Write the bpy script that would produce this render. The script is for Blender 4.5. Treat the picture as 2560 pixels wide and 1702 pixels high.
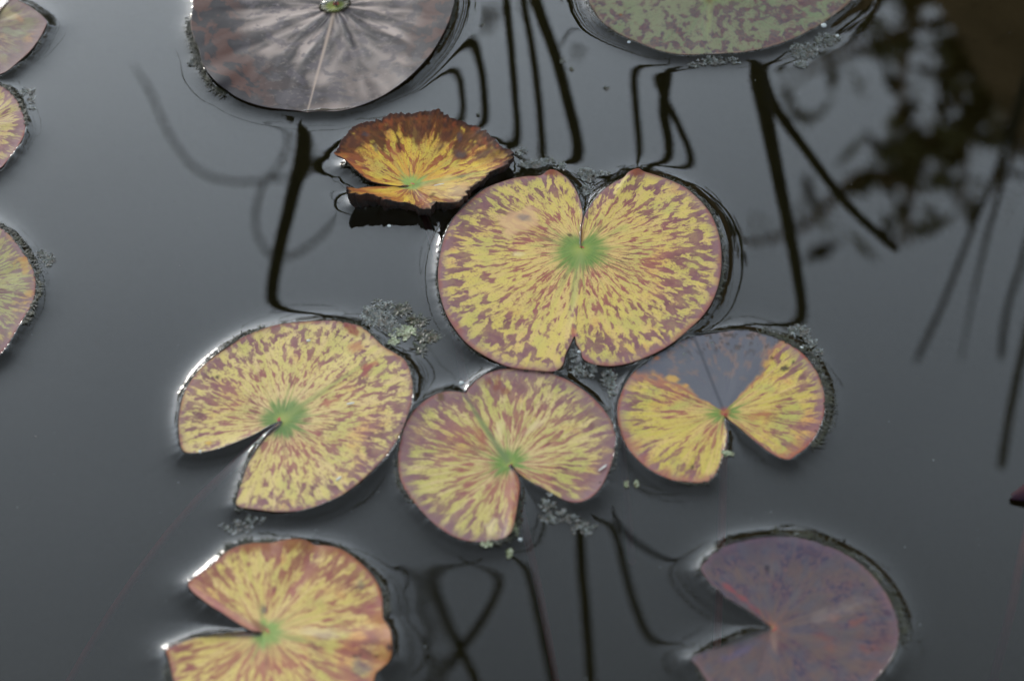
import bpy, math, random
import numpy as np
from mathutils import Vector, noise as mnoise

for o in list(bpy.data.objects):
    bpy.data.objects.remove(o, do_unlink=True)
scene = bpy.context.scene
R = math.radians

# ------------------------------------------------------------------ camera
LENS, PITCH, CAM_H = 76.0, R(46.0), 0.834
FWD = np.array([0.0, math.cos(PITCH), -math.sin(PITCH)])
UP = np.array([0.0, math.sin(PITCH), math.cos(PITCH)])
RIGHT = np.array([1.0, 0.0, 0.0])
CAMP = np.array([0.0, 0.0, CAM_H])
cam_data = bpy.data.cameras.new('camera')
cam_data.lens = LENS
cam_data.sensor_width = 36.0
cam_data.clip_start = 0.01
cam_data.clip_end = 500.0
cam_data.dof.use_dof = True
cam_data.dof.focus_distance = 1.235
cam_data.dof.aperture_fstop = 6.5
cam = bpy.data.objects.new('camera', cam_data)
scene.collection.objects.link(cam)
cam.location = CAMP
cam.rotation_euler = (math.pi / 2 - PITCH, 0, 0)
scene.camera = cam

# ------------------------------------------------------------------ world
SUN_EL, SUN_AZ = R(22.0), R(-27.0)          # azimuth from +Y, negative = left
world = bpy.data.worlds.new('World')
scene.world = world
world.use_nodes = True
wn, wl = world.node_tree.nodes, world.node_tree.links
wn.clear()
w_out = wn.new('ShaderNodeOutputWorld')
w_bg = wn.new('ShaderNodeBackground')
w_sky = wn.new('ShaderNodeTexSky')
w_sky.sky_type = 'NISHITA'
w_sky.sun_disc = False
w_sky.sun_elevation = SUN_EL
w_sky.sun_rotation = SUN_AZ
w_sky.dust_density = 2.0
w_sky.air_density = 1.0
w_sky.ozone_density = 1.0
w_hsv = wn.new('ShaderNodeHueSaturation')
w_hsv.inputs['Saturation'].default_value = 0.28
w_tc = wn.new('ShaderNodeTexCoord')
w_no = wn.new('ShaderNodeTexNoise')
w_no.inputs['Scale'].default_value = 2.2
w_no.inputs['Detail'].default_value = 3.0
w_mr = wn.new('ShaderNodeMapRange')
w_mr.inputs['From Min'].default_value = 0.3
w_mr.inputs['From Max'].default_value = 0.7
w_mr.inputs['To Min'].default_value = 0.82
w_mr.inputs['To Max'].default_value = 1.18
w_mul = wn.new('ShaderNodeVectorMath')
w_mul.operation = 'SCALE'
wl.new(w_tc.outputs['Generated'], w_no.inputs['Vector'])
wl.new(w_no.outputs['Fac'], w_mr.inputs['Value'])
wl.new(w_sky.outputs['Color'], w_hsv.inputs['Color'])
wl.new(w_mr.outputs['Result'], w_mul.inputs['Scale'])
w_cl = wn.new('ShaderNodeMix')               # grey cloud veil over the clear sky
w_cl.data_type = 'RGBA'
w_cl.inputs[0].default_value = 0.55
w_cl.inputs[7].default_value = (13.4, 15.6, 17.6, 1.0)
wl.new(w_hsv.outputs['Color'], w_cl.inputs[6])
wl.new(w_cl.outputs[2], w_mul.inputs[0])
w_sep = wn.new('ShaderNodeSeparateXYZ')      # the cloud base is darker overhead than towards the horizon
w_el = wn.new('ShaderNodeMapRange')
w_el.inputs['From Min'].default_value = 0.54
w_el.inputs['From Max'].default_value = 0.86
w_el.inputs['To Min'].default_value = 1.30
w_el.inputs['To Max'].default_value = 0.35
w_mul2 = wn.new('ShaderNodeVectorMath')
w_mul2.operation = 'SCALE'
wl.new(w_tc.outputs['Generated'], w_sep.inputs[0])
wl.new(w_sep.outputs['Z'], w_el.inputs['Value'])
wl.new(w_mul.outputs['Vector'], w_mul2.inputs[0])
wl.new(w_el.outputs['Result'], w_mul2.inputs['Scale'])
w_dot = wn.new('ShaderNodeVectorMath')       # the veil is brighter on the sun's side
w_dot.operation = 'DOT_PRODUCT'
w_dot.inputs[1].default_value = (math.sin(SUN_AZ) * math.cos(SUN_EL), math.cos(SUN_AZ) * math.cos(SUN_EL), math.sin(SUN_EL))
w_side = wn.new('ShaderNodeMapRange')
w_side.inputs['From Min'].default_value = 0.55
w_side.inputs['From Max'].default_value = 0.96
w_side.inputs['To Min'].default_value = 0.70
w_side.inputs['To Max'].default_value = 1.15
w_mul3 = wn.new('ShaderNodeVectorMath')
w_mul3.operation = 'SCALE'
wl.new(w_tc.outputs['Generated'], w_dot.inputs[0])
wl.new(w_dot.outputs['Value'], w_side.inputs['Value'])
wl.new(w_mul2.outputs['Vector'], w_mul3.inputs[0])
wl.new(w_side.outputs['Result'], w_mul3.inputs['Scale'])
wl.new(w_mul3.outputs['Vector'], w_bg.inputs['Color'])
wl.new(w_bg.outputs['Background'], w_out.inputs['Surface'])
w_bg.inputs['Strength'].default_value = 0.12

sun_d = bpy.data.lights.new('sun', 'SUN')
sun_d.energy = 0.5
sun_d.angle = R(10.0)
sun_d.color = (1.0, 0.92, 0.80)
sun = bpy.data.objects.new('sun', sun_d)
scene.collection.objects.link(sun)
sun_dir = Vector((math.sin(SUN_AZ) * math.cos(SUN_EL), math.cos(SUN_AZ) * math.cos(SUN_EL), math.sin(SUN_EL)))
sun.rotation_euler = (-sun_dir).to_track_quat('-Z', 'Y').to_euler()

scene.view_settings.view_transform = 'Standard'
scene.view_settings.look = 'None'
scene.view_settings.gamma = 1.0
scene.view_settings.exposure = 0.72
scene.view_settings.use_curve_mapping = False
scene.render.engine = 'CYCLES'
scene.cycles.use_denoising = True
scene.cycles.sampling_pattern = 'TABULATED_SOBOL'
scene.cycles.max_bounces = 8
scene.cycles.transparent_max_bounces = 12
scene.cycles.caustics_reflective = False
scene.cycles.caustics_refractive = False

# ------------------------------------------------------------------ pixel helpers
rng = np.random.default_rng(7)
random.seed(7)


def pix_dir(sx, sy):
    k = 36.0 / LENS / 2560.0
    return FWD + (sx - 1280.0) * k * RIGHT - (sy - 851.0) * k * UP


def at(sx, sy, z=0.0):
    """photo pixel (2560 wide) on the horizontal plane at height z"""
    d = pix_dir(sx, sy)
    return CAMP + d * ((z - CAM_H) / d[2])


D = 2560.0 / 2358.0                          # the 2358-wide view used for tracing


def atd(x, y, z=0.0):
    return at(x * D, y * D, z)


def mirrored(x, y, far):
    """point at depth y=far whose mirror image in the still water lies on this pixel (2358 view)"""
    d = pix_dir(x * D, y * D)
    w = CAMP + d * (-CAM_H / d[2])
    d = np.array([d[0], d[1], -d[2]])
    return w + d * ((far - w[1]) / d[1])


# ------------------------------------------------------------------ object helpers
def link(o, parent=None):
    scene.collection.objects.link(o)
    if parent is not None:
        o.parent = parent
    return o


def tag(o, label=None, cat=None, group=None, kind=None):
    if label: o['label'] = label
    if cat: o['category'] = cat
    if group: o['group'] = group
    if kind: o['kind'] = kind
    return o


def mesh_obj(name, verts, faces, mats, parent=None, smooth=True, mat_idx=None):
    me = bpy.data.meshes.new(name)
    verts = np.asarray(verts, dtype=np.float32)
    if isinstance(faces, np.ndarray) and faces.shape[1] == 4:
        me.vertices.add(len(verts)); me.vertices.foreach_set('co', verts.ravel())
        n = len(faces)
        me.loops.add(n * 4); me.loops.foreach_set('vertex_index', faces.astype(np.int32).ravel())
        me.polygons.add(n); me.polygons.foreach_set('loop_start', np.arange(0, n * 4, 4, dtype=np.int32))
        me.update(calc_edges=True)
    else:
        me.from_pydata([tuple(map(float, v)) for v in verts], [], [tuple(map(int, f)) for f in faces])
    me.polygons.foreach_set('use_smooth', np.full(len(me.polygons), smooth, dtype=bool))
    for m in (mats if isinstance(mats, (list, tuple)) else [mats]):
        me.materials.append(m)
    if mat_idx is not None:
        me.polygons.foreach_set('material_index', np.asarray(mat_idx, dtype=np.int32))
    me.update()
    o = bpy.data.objects.new(name, me)
    return link(o, parent)


def empty(name, loc):
    o = bpy.data.objects.new(name, None)
    o.empty_display_size = 0.02
    o.location = loc
    return link(o)


def tube(points, radii, sides=8):
    """verts, faces of a tapered tube through the points"""
    P = np.asarray(points, float)
    T = np.gradient(P, axis=0)
    T /= np.linalg.norm(T, axis=1)[:, None] + 1e-12
    ref = np.array([0.0, 1.0, 0.0]) if abs(T[0][1]) < 0.9 else np.array([1.0, 0.0, 0.0])
    V, F = [], []
    for i, (p, t) in enumerate(zip(P, T)):
        a = np.cross(t, ref); a /= np.linalg.norm(a) + 1e-12
        b = np.cross(t, a)
        for k in range(sides):
            an = 2 * math.pi * k / sides
            V.append(p + radii[i] * (math.cos(an) * a + math.sin(an) * b))
    n = len(P)
    for i in range(n - 1):
        for k in range(sides):
            k2 = (k + 1) % sides
            F.append((i * sides + k, i * sides + k2, (i + 1) * sides + k2, (i + 1) * sides + k))
    F.append(tuple(range(sides))[::-1])
    F.append(tuple(range((n - 1) * sides, n * sides)))
    return V, F


def catmull(pts, n, closed=False):
    P = np.asarray(pts, float)
    if closed:
        E = np.vstack([P[-1], P, P[0], P[1]])
    else:
        E = np.vstack([2 * P[0] - P[1], P, 2 * P[-1] - P[-2]])
    seg = np.linalg.norm(np.diff(E[1:-1], axis=0)[:, :2], axis=1)
    cum = np.concatenate([[0], np.cumsum(seg)])
    s = np.linspace(0, cum[-1], n)
    i = np.clip(np.searchsorted(cum, s, side='right') - 1, 0, len(seg) - 1)
    u = ((s - cum[i]) / np.maximum(seg[i], 1e-9))[:, None]
    p0, p1, p2, p3 = E[i], E[i + 1], E[i + 2], E[i + 3]
    return 0.5 * (2 * p1 + (p2 - p0) * u + (2 * p0 - 5 * p1 + 4 * p2 - p3) * u ** 2 + (3 * p1 - p0 - 3 * p2 + p3) * u ** 3)


def nz(x, y=0.0, z=0.0):
    return mnoise.noise((x, y, z))


# ------------------------------------------------------------------ node helper
class NT:
    def __init__(self, name):
        self.mat = bpy.data.materials.new(name)
        self.mat.use_nodes = True
        self.t = self.mat.node_tree
        self.t.nodes.clear()
        self.out = self.t.nodes.new('ShaderNodeOutputMaterial')

    def node(self, typ, **kw):
        n = self.t.nodes.new(typ)
        for k, v in kw.items():
            setattr(n, k, v)
        return n

    def put(self, sock, v):
        if isinstance(v, bpy.types.NodeSocket):
            self.t.links.new(v, sock)
        elif v is not None:
            if isinstance(v, tuple) and len(v) == 3 and len(sock.default_value) == 4:
                v = v + (1.0,)
            sock.default_value = v

    def m(self, op, a, b=0.0, c=None, clamp=False):
        n = self.node('ShaderNodeMath', operation=op, use_clamp=clamp)
        self.put(n.inputs[0], a); self.put(n.inputs[1], b)
        if c is not None: self.put(n.inputs[2], c)
        return n.outputs[0]

    def mix(self, f, a, b, blend='MIX'):
        n = self.node('ShaderNodeMix', data_type='RGBA', blend_type=blend)
        n.clamp_factor = True
        self.put(n.inputs[0], f); self.put(n.inputs[6], a); self.put(n.inputs[7], b)
        return n.outputs[2]

    def noise(self, vec, scale=1.0, detail=2.0, rough=0.5, dist=0.0):
        n = self.node('ShaderNodeTexNoise')
        if vec is not None: self.put(n.inputs['Vector'], vec)
        n.inputs['Scale'].default_value = scale
        n.inputs['Detail'].default_value = detail
        n.inputs['Roughness'].default_value = rough
        n.inputs['Distortion'].default_value = dist
        return n.outputs['Fac']

    def xyz(self, x, y, z=0.0):
        n = self.node('ShaderNodeCombineXYZ')
        self.put(n.inputs[0], x); self.put(n.inputs[1], y); self.put(n.inputs[2], z)
        return n.outputs[0]

    def sep(self, v):
        n = self.node('ShaderNodeSeparateXYZ'); self.put(n.inputs[0], v)
        return n.outputs[0], n.outputs[1], n.outputs[2]

    def attr(self, name):
        return self.node('ShaderNodeAttribute', attribute_name=name)

    def step(self, x, lo, hi):
        n = self.node('ShaderNodeMapRange', interpolation_type='SMOOTHSTEP')
        self.put(n.inputs['Value'], x); self.put(n.inputs['From Min'], lo); self.put(n.inputs['From Max'], hi)
        return n.outputs['Result']

    def over(self, x, thr, soft=0.015):
        """1 where x > thr"""
        return self.m('MULTIPLY_ADD', self.m('SUBTRACT', x, thr), 0.5 / soft, 0.5, clamp=True)

    def bump(self, h, strength, dist=0.001):
        n = self.node('ShaderNodeBump')
        n.inputs['Strength'].default_value = strength
        n.inputs['Distance'].default_value = dist
        self.put(n.inputs['Height'], h)
        return n.outputs[0]

    def principled(self, col, rough=0.5, spec=0.5, normal=None, **kw):
        n = self.node('ShaderNodeBsdfPrincipled')
        self.put(n.inputs['Base Color'], col); self.put(n.inputs['Roughness'], rough)
        n.inputs['Specular IOR Level'].default_value = spec
        if normal is not None: self.put(n.inputs['Normal'], normal)
        for k, v in kw.items():
            self.put(n.inputs[k], v)
        self.t.links.new(n.outputs[0], self.out.inputs['Surface'])
        return n


def plain(name, c1, c2, scale=40.0, rough=0.6, spec=0.4, bump=0.3, bd=0.002, detail=4.0):
    t = NT(name)
    co = t.node('ShaderNodeTexCoord').outputs['Object']
    f = t.noise(co, scale, detail, 0.6)
    g = t.noise(co, scale * 4.3, 3.0, 0.6)
    col = t.mix(t.step(f, 0.35, 0.65), c1, c2)
    t.principled(col, rough, spec, t.bump(t.m('ADD', f, t.m('MULTIPLY', g, 0.4)), bump, bd))
    return t.mat


# ------------------------------------------------------------------ leaf outlines
# name, (origin x, origin y, pixel factor), centre, outline (x, y[, height mm]), options
LEAVES = {}


def leaf(key, ox, oy, f, centre, pts, **kw):
    LEAVES[key] = dict(ox=ox, oy=oy, f=f, c=centre, pts=pts, **kw)


leaf('heart', 1060, 400, .3393, (1158, 655), [
    (1160, 640), (1160, 560), (1166, 480), (1185, 405), (1230, 330), (1290, 252), (1370, 185), (1470, 130), (1497, 98, 5),
    (1540, 72, 6), (1582, 62, 6), (1620, 85, 4), (1720, 115), (1820, 152), (1920, 200), (1990, 255), (2060, 325), (2115, 400),
    (2155, 490), (2180, 580), (2192, 680), (2192, 790), (2180, 880), (2155, 970), (2110, 1070), (2040, 1165), (1950, 1250),
    (1850, 1335), (1740, 1405), (1620, 1460), (1500, 1500), (1390, 1518), (1290, 1512), (1210, 1490), (1168, 1458), (1160, 1420),
    (1140, 1385), (1122, 1350), (1110, 1295), (1085, 1345), (1060, 1395), (1040, 1440), (1025, 1505), (985, 1548), (930, 1560),
    (840, 1553), (740, 1543), (640, 1528), (560, 1500), (460, 1450), (370, 1395), (290, 1325), (220, 1235), (165, 1140),
    (130, 1040), (108, 940), (103, 830), (112, 730), (135, 620), (170, 520), (215, 430), (270, 365), (335, 300), (400, 245),
    (470, 200), (560, 165), (660, 135), (760, 120), (840, 118), (885, 100, 4), (905, 82, 6), (945, 70, 6), (1000, 92, 5),
    (1065, 145, 4), (1115, 215), (1148, 300), (1165, 375), (1166, 430), (1154, 520), (1155, 640)], rim=3.4, zc=2.4, a=2.6, seed=1.0)
leaf('yellow', 400, 780, .29674, (1025, 905), [
    (1018, 915), (920, 955), (830, 1010), (720, 1060), (600, 1110), (480, 1150), (380, 1172), (280, 1185), (210, 1178),
    (175, 1130), (160, 1040), (155, 940), (165, 830), (195, 700), (240, 610), (310, 510), (400, 420), (500, 340), (610, 265),
    (720, 200), (840, 150), (970, 110), (1100, 90), (1250, 78), (1400, 72), (1500, 75), (1600, 95), (1690, 120), (1770, 180),
    (1840, 250), (1900, 300), (1980, 345), (2050, 390), (2095, 455), (2120, 540), (2132, 640), (2125, 740), (2095, 850),
    (2050, 970), (1990, 1090), (1910, 1200), (1820, 1300), (1700, 1415), (1590, 1500), (1480, 1565), (1250, 1655), (1030, 1682),
    (811, 1662), (657, 1634), (650, 1560), (690, 1430), (730, 1310), (790, 1190), (850, 1095), (910, 1020), (985, 960),
    (1022, 918)], rim=2.8, zc=1.6, a=2.6, seed=2.0)
leaf('pinkish', 940, 900, .29674, (1120, 868), [
    (1135, 880), (1200, 950), (1300, 1020), (1400, 1075), (1500, 1130), (1600, 1180), (1690, 1195), (1760, 1180), (1830, 1140),
    (1900, 1060), (1950, 960), (1990, 850), (2015, 740), (2022, 650), (2000, 550), (1960, 470), (1880, 370), (1790, 285),
    (1680, 205), (1580, 150), (1450, 100), (1330, 75), (1200, 66), (1090, 70), (1000, 88), (920, 120), (840, 175), (780, 235),
    (760, 275), (700, 268), (620, 262), (540, 275), (480, 300), (400, 350), (320, 420), (260, 510), (220, 610), (195, 720),
    (183, 830), (190, 940), (215, 1030), (260, 1120), (330, 1210), (410, 1300), (500, 1385), (600, 1455), (720, 1510), (850, 1530),
    (960, 1522), (1060, 1505), (1130, 1455, 4), (1160, 1380, 5), (1180, 1280, 5), (1200, 1150, 5), (1210, 1050, 5), (1190, 970, 4),
    (1150, 910), (1130, 885)], rim=2.2, zc=1.0, a=2.2, seed=3.0)
leaf('greysector', 1500, 800, .29674, (1050, 775), [
    (1062, 815), (1110, 860), (1180, 910), (1270, 990), (1360, 1060), (1450, 1125), (1540, 1165), (1610, 1168), (1660, 1130),
    (1740, 1070), (1810, 990), (1860, 890), (1890, 780), (1895, 680), (1880, 570), (1840, 460), (1780, 360), (1700, 270),
    (1620, 215), (1530, 170), (1440, 135), (1340, 110), (1240, 92), (1150, 88), (1060, 95), (960, 112), (880, 122), (790, 135),
    (700, 165), (600, 220), (500, 280), (400, 345), (310, 410), (250, 470), (205, 540), (175, 620), (150, 700), (145, 800),
    (155, 890), (190, 1000), (250, 1100), (330, 1185), (420, 1260), (520, 1315), (620, 1350), (740, 1362), (860, 1368),
    (930, 1345), (980, 1280), (1020, 1190), (1050, 1080), (1068, 980), (1065, 900), (1050, 830)], rim=1.5, zc=0.6, a=1.7, seed=4.0)
leaf('wavy', 380, 1302, .25445, (1110, 1092), [
    (1060, 1085), (980, 1070), (880, 1020), (780, 960), (680, 890), (580, 830), (480, 755), (400, 690), (355, 620), (400, 565),
    (480, 510), (560, 450), (640, 385), (720, 310), (800, 265), (880, 235), (1000, 215), (1100, 215), (1190, 210, 3), (1270, 190, 5),
    (1370, 175, 6), (1480, 178, 6), (1540, 200, 4), (1600, 235, 3), (1700, 240, 4), (1810, 260, 5), (1900, 300, 5), (2000, 370, 5),
    (2100, 460, 5), (2170, 540, 4), (2230, 640), (2260, 740), (2265, 850), (2270, 950), (2310, 1010), (2345, 1080, 5), (2355, 1180, 6),
    (2355, 1290, 5), (2330, 1370), (2260, 1440), (2200, 1490), (2180, 1560), (2120, 1680), (2000, 1830), (1800, 1980), (1500, 2080),
    (1150, 2110), (800, 2060), (500, 1950), (320, 1780), (215, 1568), (190, 1460), (160, 1340), (145, 1260), (300, 1190), (420, 1150),
    (600, 1115), (800, 1092), (950, 1083), (1050, 1092)], rim=3.0, zc=1.2, a=2.8, seed=5.0)
leaf('purple', 1680, 1302, .25445, (980, 1045), [
    (960, 1030), (880, 975), (760, 890), (640, 815), (520, 740), (420, 650), (340, 560), (285, 470), (300, 430), (380, 340),
    (480, 265), (600, 210), (720, 180), (860, 158), (1000, 145), (1130, 150), (1260, 165), (1400, 200), (1540, 250), (1680, 310),
    (1800, 385), (1920, 480), (2020, 590), (2100, 700), (2160, 820), (2200, 920), (2225, 1030), (2228, 1140), (2200, 1260),
    (2140, 1380), (2060, 1490), (1980, 1568), (1850, 1680), (1650, 1800), (1400, 1880), (1100, 1910), (800, 1880), (560, 1780),
    (400, 1650), (330, 1550), (260, 1440), (190, 1350), (280, 1300), (400, 1250), (560, 1190), (740, 1120), (880, 1070), (960, 1050)],
    rim=2.6, zc=1.2, a=2.8, seed=6.0)
leaf('curled', 800, 240, .25445, (900, 880), [
    (850, 882, 2), (760, 885, 3), (640, 870, 4), (540, 850, 5), (460, 820, 6), (400, 770, 7), (330, 710, 8), (270, 650, 9), (210, 600, 9),
    (140, 570, 8), (180, 510, 9), (200, 440, 10), (260, 380, 10), (330, 300, 10), (440, 255, 10), (560, 240, 11), (640, 205, 11),
    (690, 172, 12), (800, 170, 12), (900, 170, 12), (1000, 155, 13), (1080, 145, 13), (1130, 130, 14), (1200, 150, 13), (1225, 180, 12),
    (1290, 215, 11), (1370, 240, 10), (1450, 275, 9), (1540, 300, 8), (1620, 340, 8), (1680, 395, 8), (1740, 450, 8), (1800, 510, 8),
    (1880, 530, 8), (1897, 560, 8), (1870, 630, 7), (1820, 680, 7), (1720, 725, 7), (1650, 768, 7), (1605, 825, 7), (1550, 850, 7),
    (1480, 910, 8), (1430, 970, 8), (1385, 1030, 9), (1250, 1050, 9), (1150, 1040, 9), (1100, 1085, 9), (1040, 1115, 9),
    (960, 1090, 9), (870, 1050, 10), (760, 1040, 10), (640, 1015, 11), (560, 985, 12), (480, 960, 13), (430, 960, 13), (380, 970, 13),
    (300, 950, 14), (265, 920, 15), (255, 885, 16), (295, 900, 13), (330, 920, 10), (420, 897, 7), (560, 888, 5), (700, 890, 3), (830, 892, 2)],
    rim=8, zc=1.5, a=2.8, seed=7.0, p=1.8, contact=.86, jag=0.0022)
leaf('brown', 440, 0, .3393, (1178, 40), [
    (1180, 10), (1200, -150), (1240, -320), (1300, -520), (1500, -500), (1700, -440), (1870, -350), (1990, -230), (2050, -100),
    (2055, 0), (2040, 70), (2015, 150), (1980, 230), (1930, 320), (1870, 410), (1790, 500), (1700, 585), (1600, 660, 4), (1500, 720, 3),
    (1400, 765, 3), (1290, 800, 2.5), (1180, 820, 2.5), (1060, 820, 2.5), (962, 828, 2.5), (900, 818, 2.5), (800, 808, 2.5), (680, 795, 2.5), (560, 765, 3), (450, 720, 3.5), (370, 665, 4),
    (300, 610), (240, 545), (205, 490), (180, 420), (160, 340), (135, 290), (112, 220), (108, 150), (122, 60), (125, 0), (135, -60),
    (190, -170), (300, -290), (480, -400), (700, -480), (950, -515), (1080, -320), (1150, -150), (1172, 10)],
    rim=6.0, zc=1.5, a=2.4, seed=8.0, p=2.2, contact=.985)
leaf('green', 1280, 0, .27165, (1835, -20), [
    (1840, -60), (1860, -220), (1900, -400), (2000, -590), (2300, -590), (2650, -540), (2950, -420), (3120, -260), (3150, -100),
    (3121, 0), (3066, 60), (2976, 130), (2856, 220), (2706, 300), (2556, 370), (2400, 425), (2250, 460), (2100, 485), (1900, 500),
    (1750, 505), (1600, 505), (1450, 490), (1300, 450), (1180, 400), (1060, 350), (960, 300), (870, 240), (800, 180), (750, 100),
    (720, 50), (705, 0), (690, -60), (730, -150), (830, -300), (1050, -430), (1350, -530), (1700, -590), (1790, -400), (1820, -220), (1830, -60)],
    rim=2.5, zc=1.4, a=3.0, seed=9.0)
leaf('corner', 0, 0, .27165, (-250, 260), [
    (-230, 250), (-60, 160), (100, -5), (190, 20), (270, 60), (340, 110), (390, 150), (430, 200), (425, 235), (390, 310), (340, 390),
    (270, 480), (180, 560), (80, 645), (0, 685), (-150, 740), (-350, 760), (-600, 700), (-780, 500), (-830, 250), (-760, 20),
    (-560, -130), (-350, -160), (-200, -120), (-140, 0), (-245, 240)], rim=3.5, zc=1.5, a=3.0, seed=10.0)
leaf('small', 0, 0, .27165, (-260, 1170), [
    (-275, 1180), (-420, 1240), (-600, 1330), (-640, 1200), (-600, 1000), (-480, 870), (-330, 790), (-150, 765), (0, 790), (60, 820),
    (110, 870), (160, 930), (200, 1020), (225, 1110), (232, 1180), (215, 1260), (170, 1340), (110, 1420), (50, 1500), (0, 1550),
    (-130, 1620), (-300, 1630), (-460, 1570), (-560, 1450), (-420, 1300), (-275, 1190)], rim=2.2, zc=1.2, a=2.2, seed=11.0)
leaf('nicked', 0, 426, .27165, (-420, 1080), [
    (-440, 1090), (-700, 1150), (-1020, 1260), (-1060, 1000), (-980, 740), (-800, 560), (-560, 460), (-300, 440), (-120, 470), (0, 530),
    (60, 570), (130, 640), (200, 730), (225, 780), (262, 820), (290, 880), (320, 960), (330, 1050), (320, 1140), (290, 1240), (230, 1340), (170, 1440),
    (110, 1540), (0, 1690), (-200, 1790), (-500, 1810), (-780, 1720), (-960, 1560), (-1020, 1400), (-700, 1230), (-440, 1105)],
    rim=2.4, zc=1.4, a=2.6, seed=12.0)

NSEG = 420
for key, L in LEAVES.items():
    raw = []
    for p in L['pts']:
        z = p[2] if len(p) > 2 else L['rim']
        raw.append((L['ox'] + p[0] * L['f'], L['oy'] + p[1] * L['f'], z))
    S = catmull(raw, NSEG)
    s = L['seed']
    k = np.arange(NSEG)
    wob = np.array([nz(i * 0.05, s) * 0.5 + nz(i * 0.19, s + 40) * 0.25 for i in k])
    zr = (S[:, 2] * (1 + (0.04 if L.get('jag') else 0.10) * wob)) * 0.001
    L['rim3'] = np.array([at(S[i, 0], S[i, 1], zr[i]) for i in k])
    L['c3'] = at(L['ox'] + L['c'][0] * L['f'], L['oy'] + L['c'][1] * L['f'], L['zc'] * 0.001)
    W_ = 11
    pad = np.vstack([np.repeat(L['rim3'][:1], W_, 0), L['rim3'], np.repeat(L['rim3'][-1:], W_, 0)])
    ker = np.exp(-np.linspace(-2, 2, 2 * W_ + 1) ** 2); ker /= ker.sum()
    sm_ = np.stack([np.convolve(pad[:, q], ker, 'valid') for q in range(3)], -1)
    ew = np.clip(np.minimum(k, NSEG - 1 - k) / 14.0, 0, 1)[:, None]
    L['rimS'] = L['rim3'] * (1 - ew) + sm_ * ew
    if L.get('jag'):
        for i in k:
            w = min(1, i / 60, (NSEG - 1 - i) / 60)
            d = L['rim3'][i, :2] - L['c3'][:2]
            L['rim3'][i, :2] += d / (np.linalg.norm(d) + 1e-9) * w * L['jag'] * (nz(i * .35, 3) + .6 * nz(i * .9, 9))
    L['contact3'] = L['c3'] + (L['rim3'] - L['c3']) * L.get('contact', 1.0)
    rel = L['rim3'][:, :2] - L['c3'][:2]
    th = np.unwrap(np.arctan2(rel[:, 1], rel[:, 0]))
    L['theta'] = np.abs(th - th[0])
    L['rad'] = np.linalg.norm(rel, axis=1)
    L['R'] = float(L['rad'].mean())

# ------------------------------------------------------------------ water height field
CAP = 0.0042                                  # reach of the water climbing a leaf edge


def poly_dist(px, py, poly):
    """distance to the closed polygon, inside flag, index of the closest edge"""
    n = len(poly)
    best = np.full(px.shape, 1e9)
    idx = np.zeros(px.shape, np.int32)
    inside = np.zeros(px.shape, bool)
    for i in range(n):
        ax, ay = poly[i]
        bx, by = poly[(i + 1) % n]
        ex, ey = bx - ax, by - ay
        l2 = ex * ex + ey * ey + 1e-15
        t = np.clip(((px - ax) * ex + (py - ay) * ey) / l2, 0, 1)
        d = (px - ax - t * ex) ** 2 + (py - ay - t * ey) ** 2
        m = d < best
        best[m] = d[m]; idx[m] = i
        c = (ay > py) != (by > py)
        if c.any():
            xs = ax + (py - ay) / (by - ay if abs(by - ay) > 1e-12 else 1e-12) * ex
            inside ^= c & (px < xs)
    return np.sqrt(best), inside, idx


def water_height(X, Y):
    H = 0.00003 * np.sin(X * 31 + 1.3 * np.sin(Y * 17)) * np.sin(Y * 23 + 0.7)
    IN = np.full(X.shape, 1e9)
    for key, L in LEAVES.items():
        poly = L['contact3'][::3, :2]
        lo, hi = poly.min(0) - 0.040, poly.max(0) + 0.040
        m = (X > lo[0]) & (X < hi[0]) & (Y > lo[1]) & (Y < hi[1])
        if not m.any():
            continue
        d, ins, idx = poly_dist(X[m], Y[m], poly)
        amp = np.array([L['a'] * 0.001 * (1 + 0.55 * nz(j * 0.11, L['seed'] * 3.7) + 0.2 * nz(j * 0.45, L['seed'])) for j in range(len(poly))])
        wgt = np.exp(-d / 0.0045)
        a = amp[idx] * wgt + L['a'] * 0.001 * (1 - wgt)
        win = np.clip(1 - d / 0.036, 0, 1)
        out = a * (0.82 * np.exp(-d / CAP) + 0.18 * np.exp(-d / (CAP * 2.0))) * win * win * (3 - 2 * win)
        H[m] += np.where(ins, a, out)
        IN[m] = np.where(ins, np.minimum(IN[m], a - 1.2 * d), IN[m])
    return np.where(IN < 1e8, np.maximum(np.minimum(H, IN), -0.004), H)


def spread(lo, hi, step, far):
    core = list(np.arange(lo, hi, step))
    a, s, left = lo, step, []
    while a > -far:
        s *= 1.35; a -= s; left.append(a)
    b, s, right = core[-1], step, []
    while b < far:
        s *= 1.35; b += s; right.append(b)
    return np.array(left[::-1] + core + right)


# ------------------------------------------------------------------ water and ground
t = NT('water')
fres = t.node('ShaderNodeFresnel'); fres.inputs['IOR'].default_value = 1.645
gl = t.node('ShaderNodeBsdfGlossy'); gl.inputs['Roughness'].default_value = 0.0
tr = t.node('ShaderNodeBsdfTransparent'); tr.inputs['Color'].default_value = (0.74, 0.66, 0.48, 1)
mx = t.node('ShaderNodeMixShader')
t.t.links.new(fres.outputs[0], mx.inputs[0]); t.t.links.new(tr.outputs[0], mx.inputs[1]); t.t.links.new(gl.outputs[0], mx.inputs[2])
t.t.links.new(mx.outputs[0], t.out.inputs['Surface'])
M_WATER = t.mat

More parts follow.
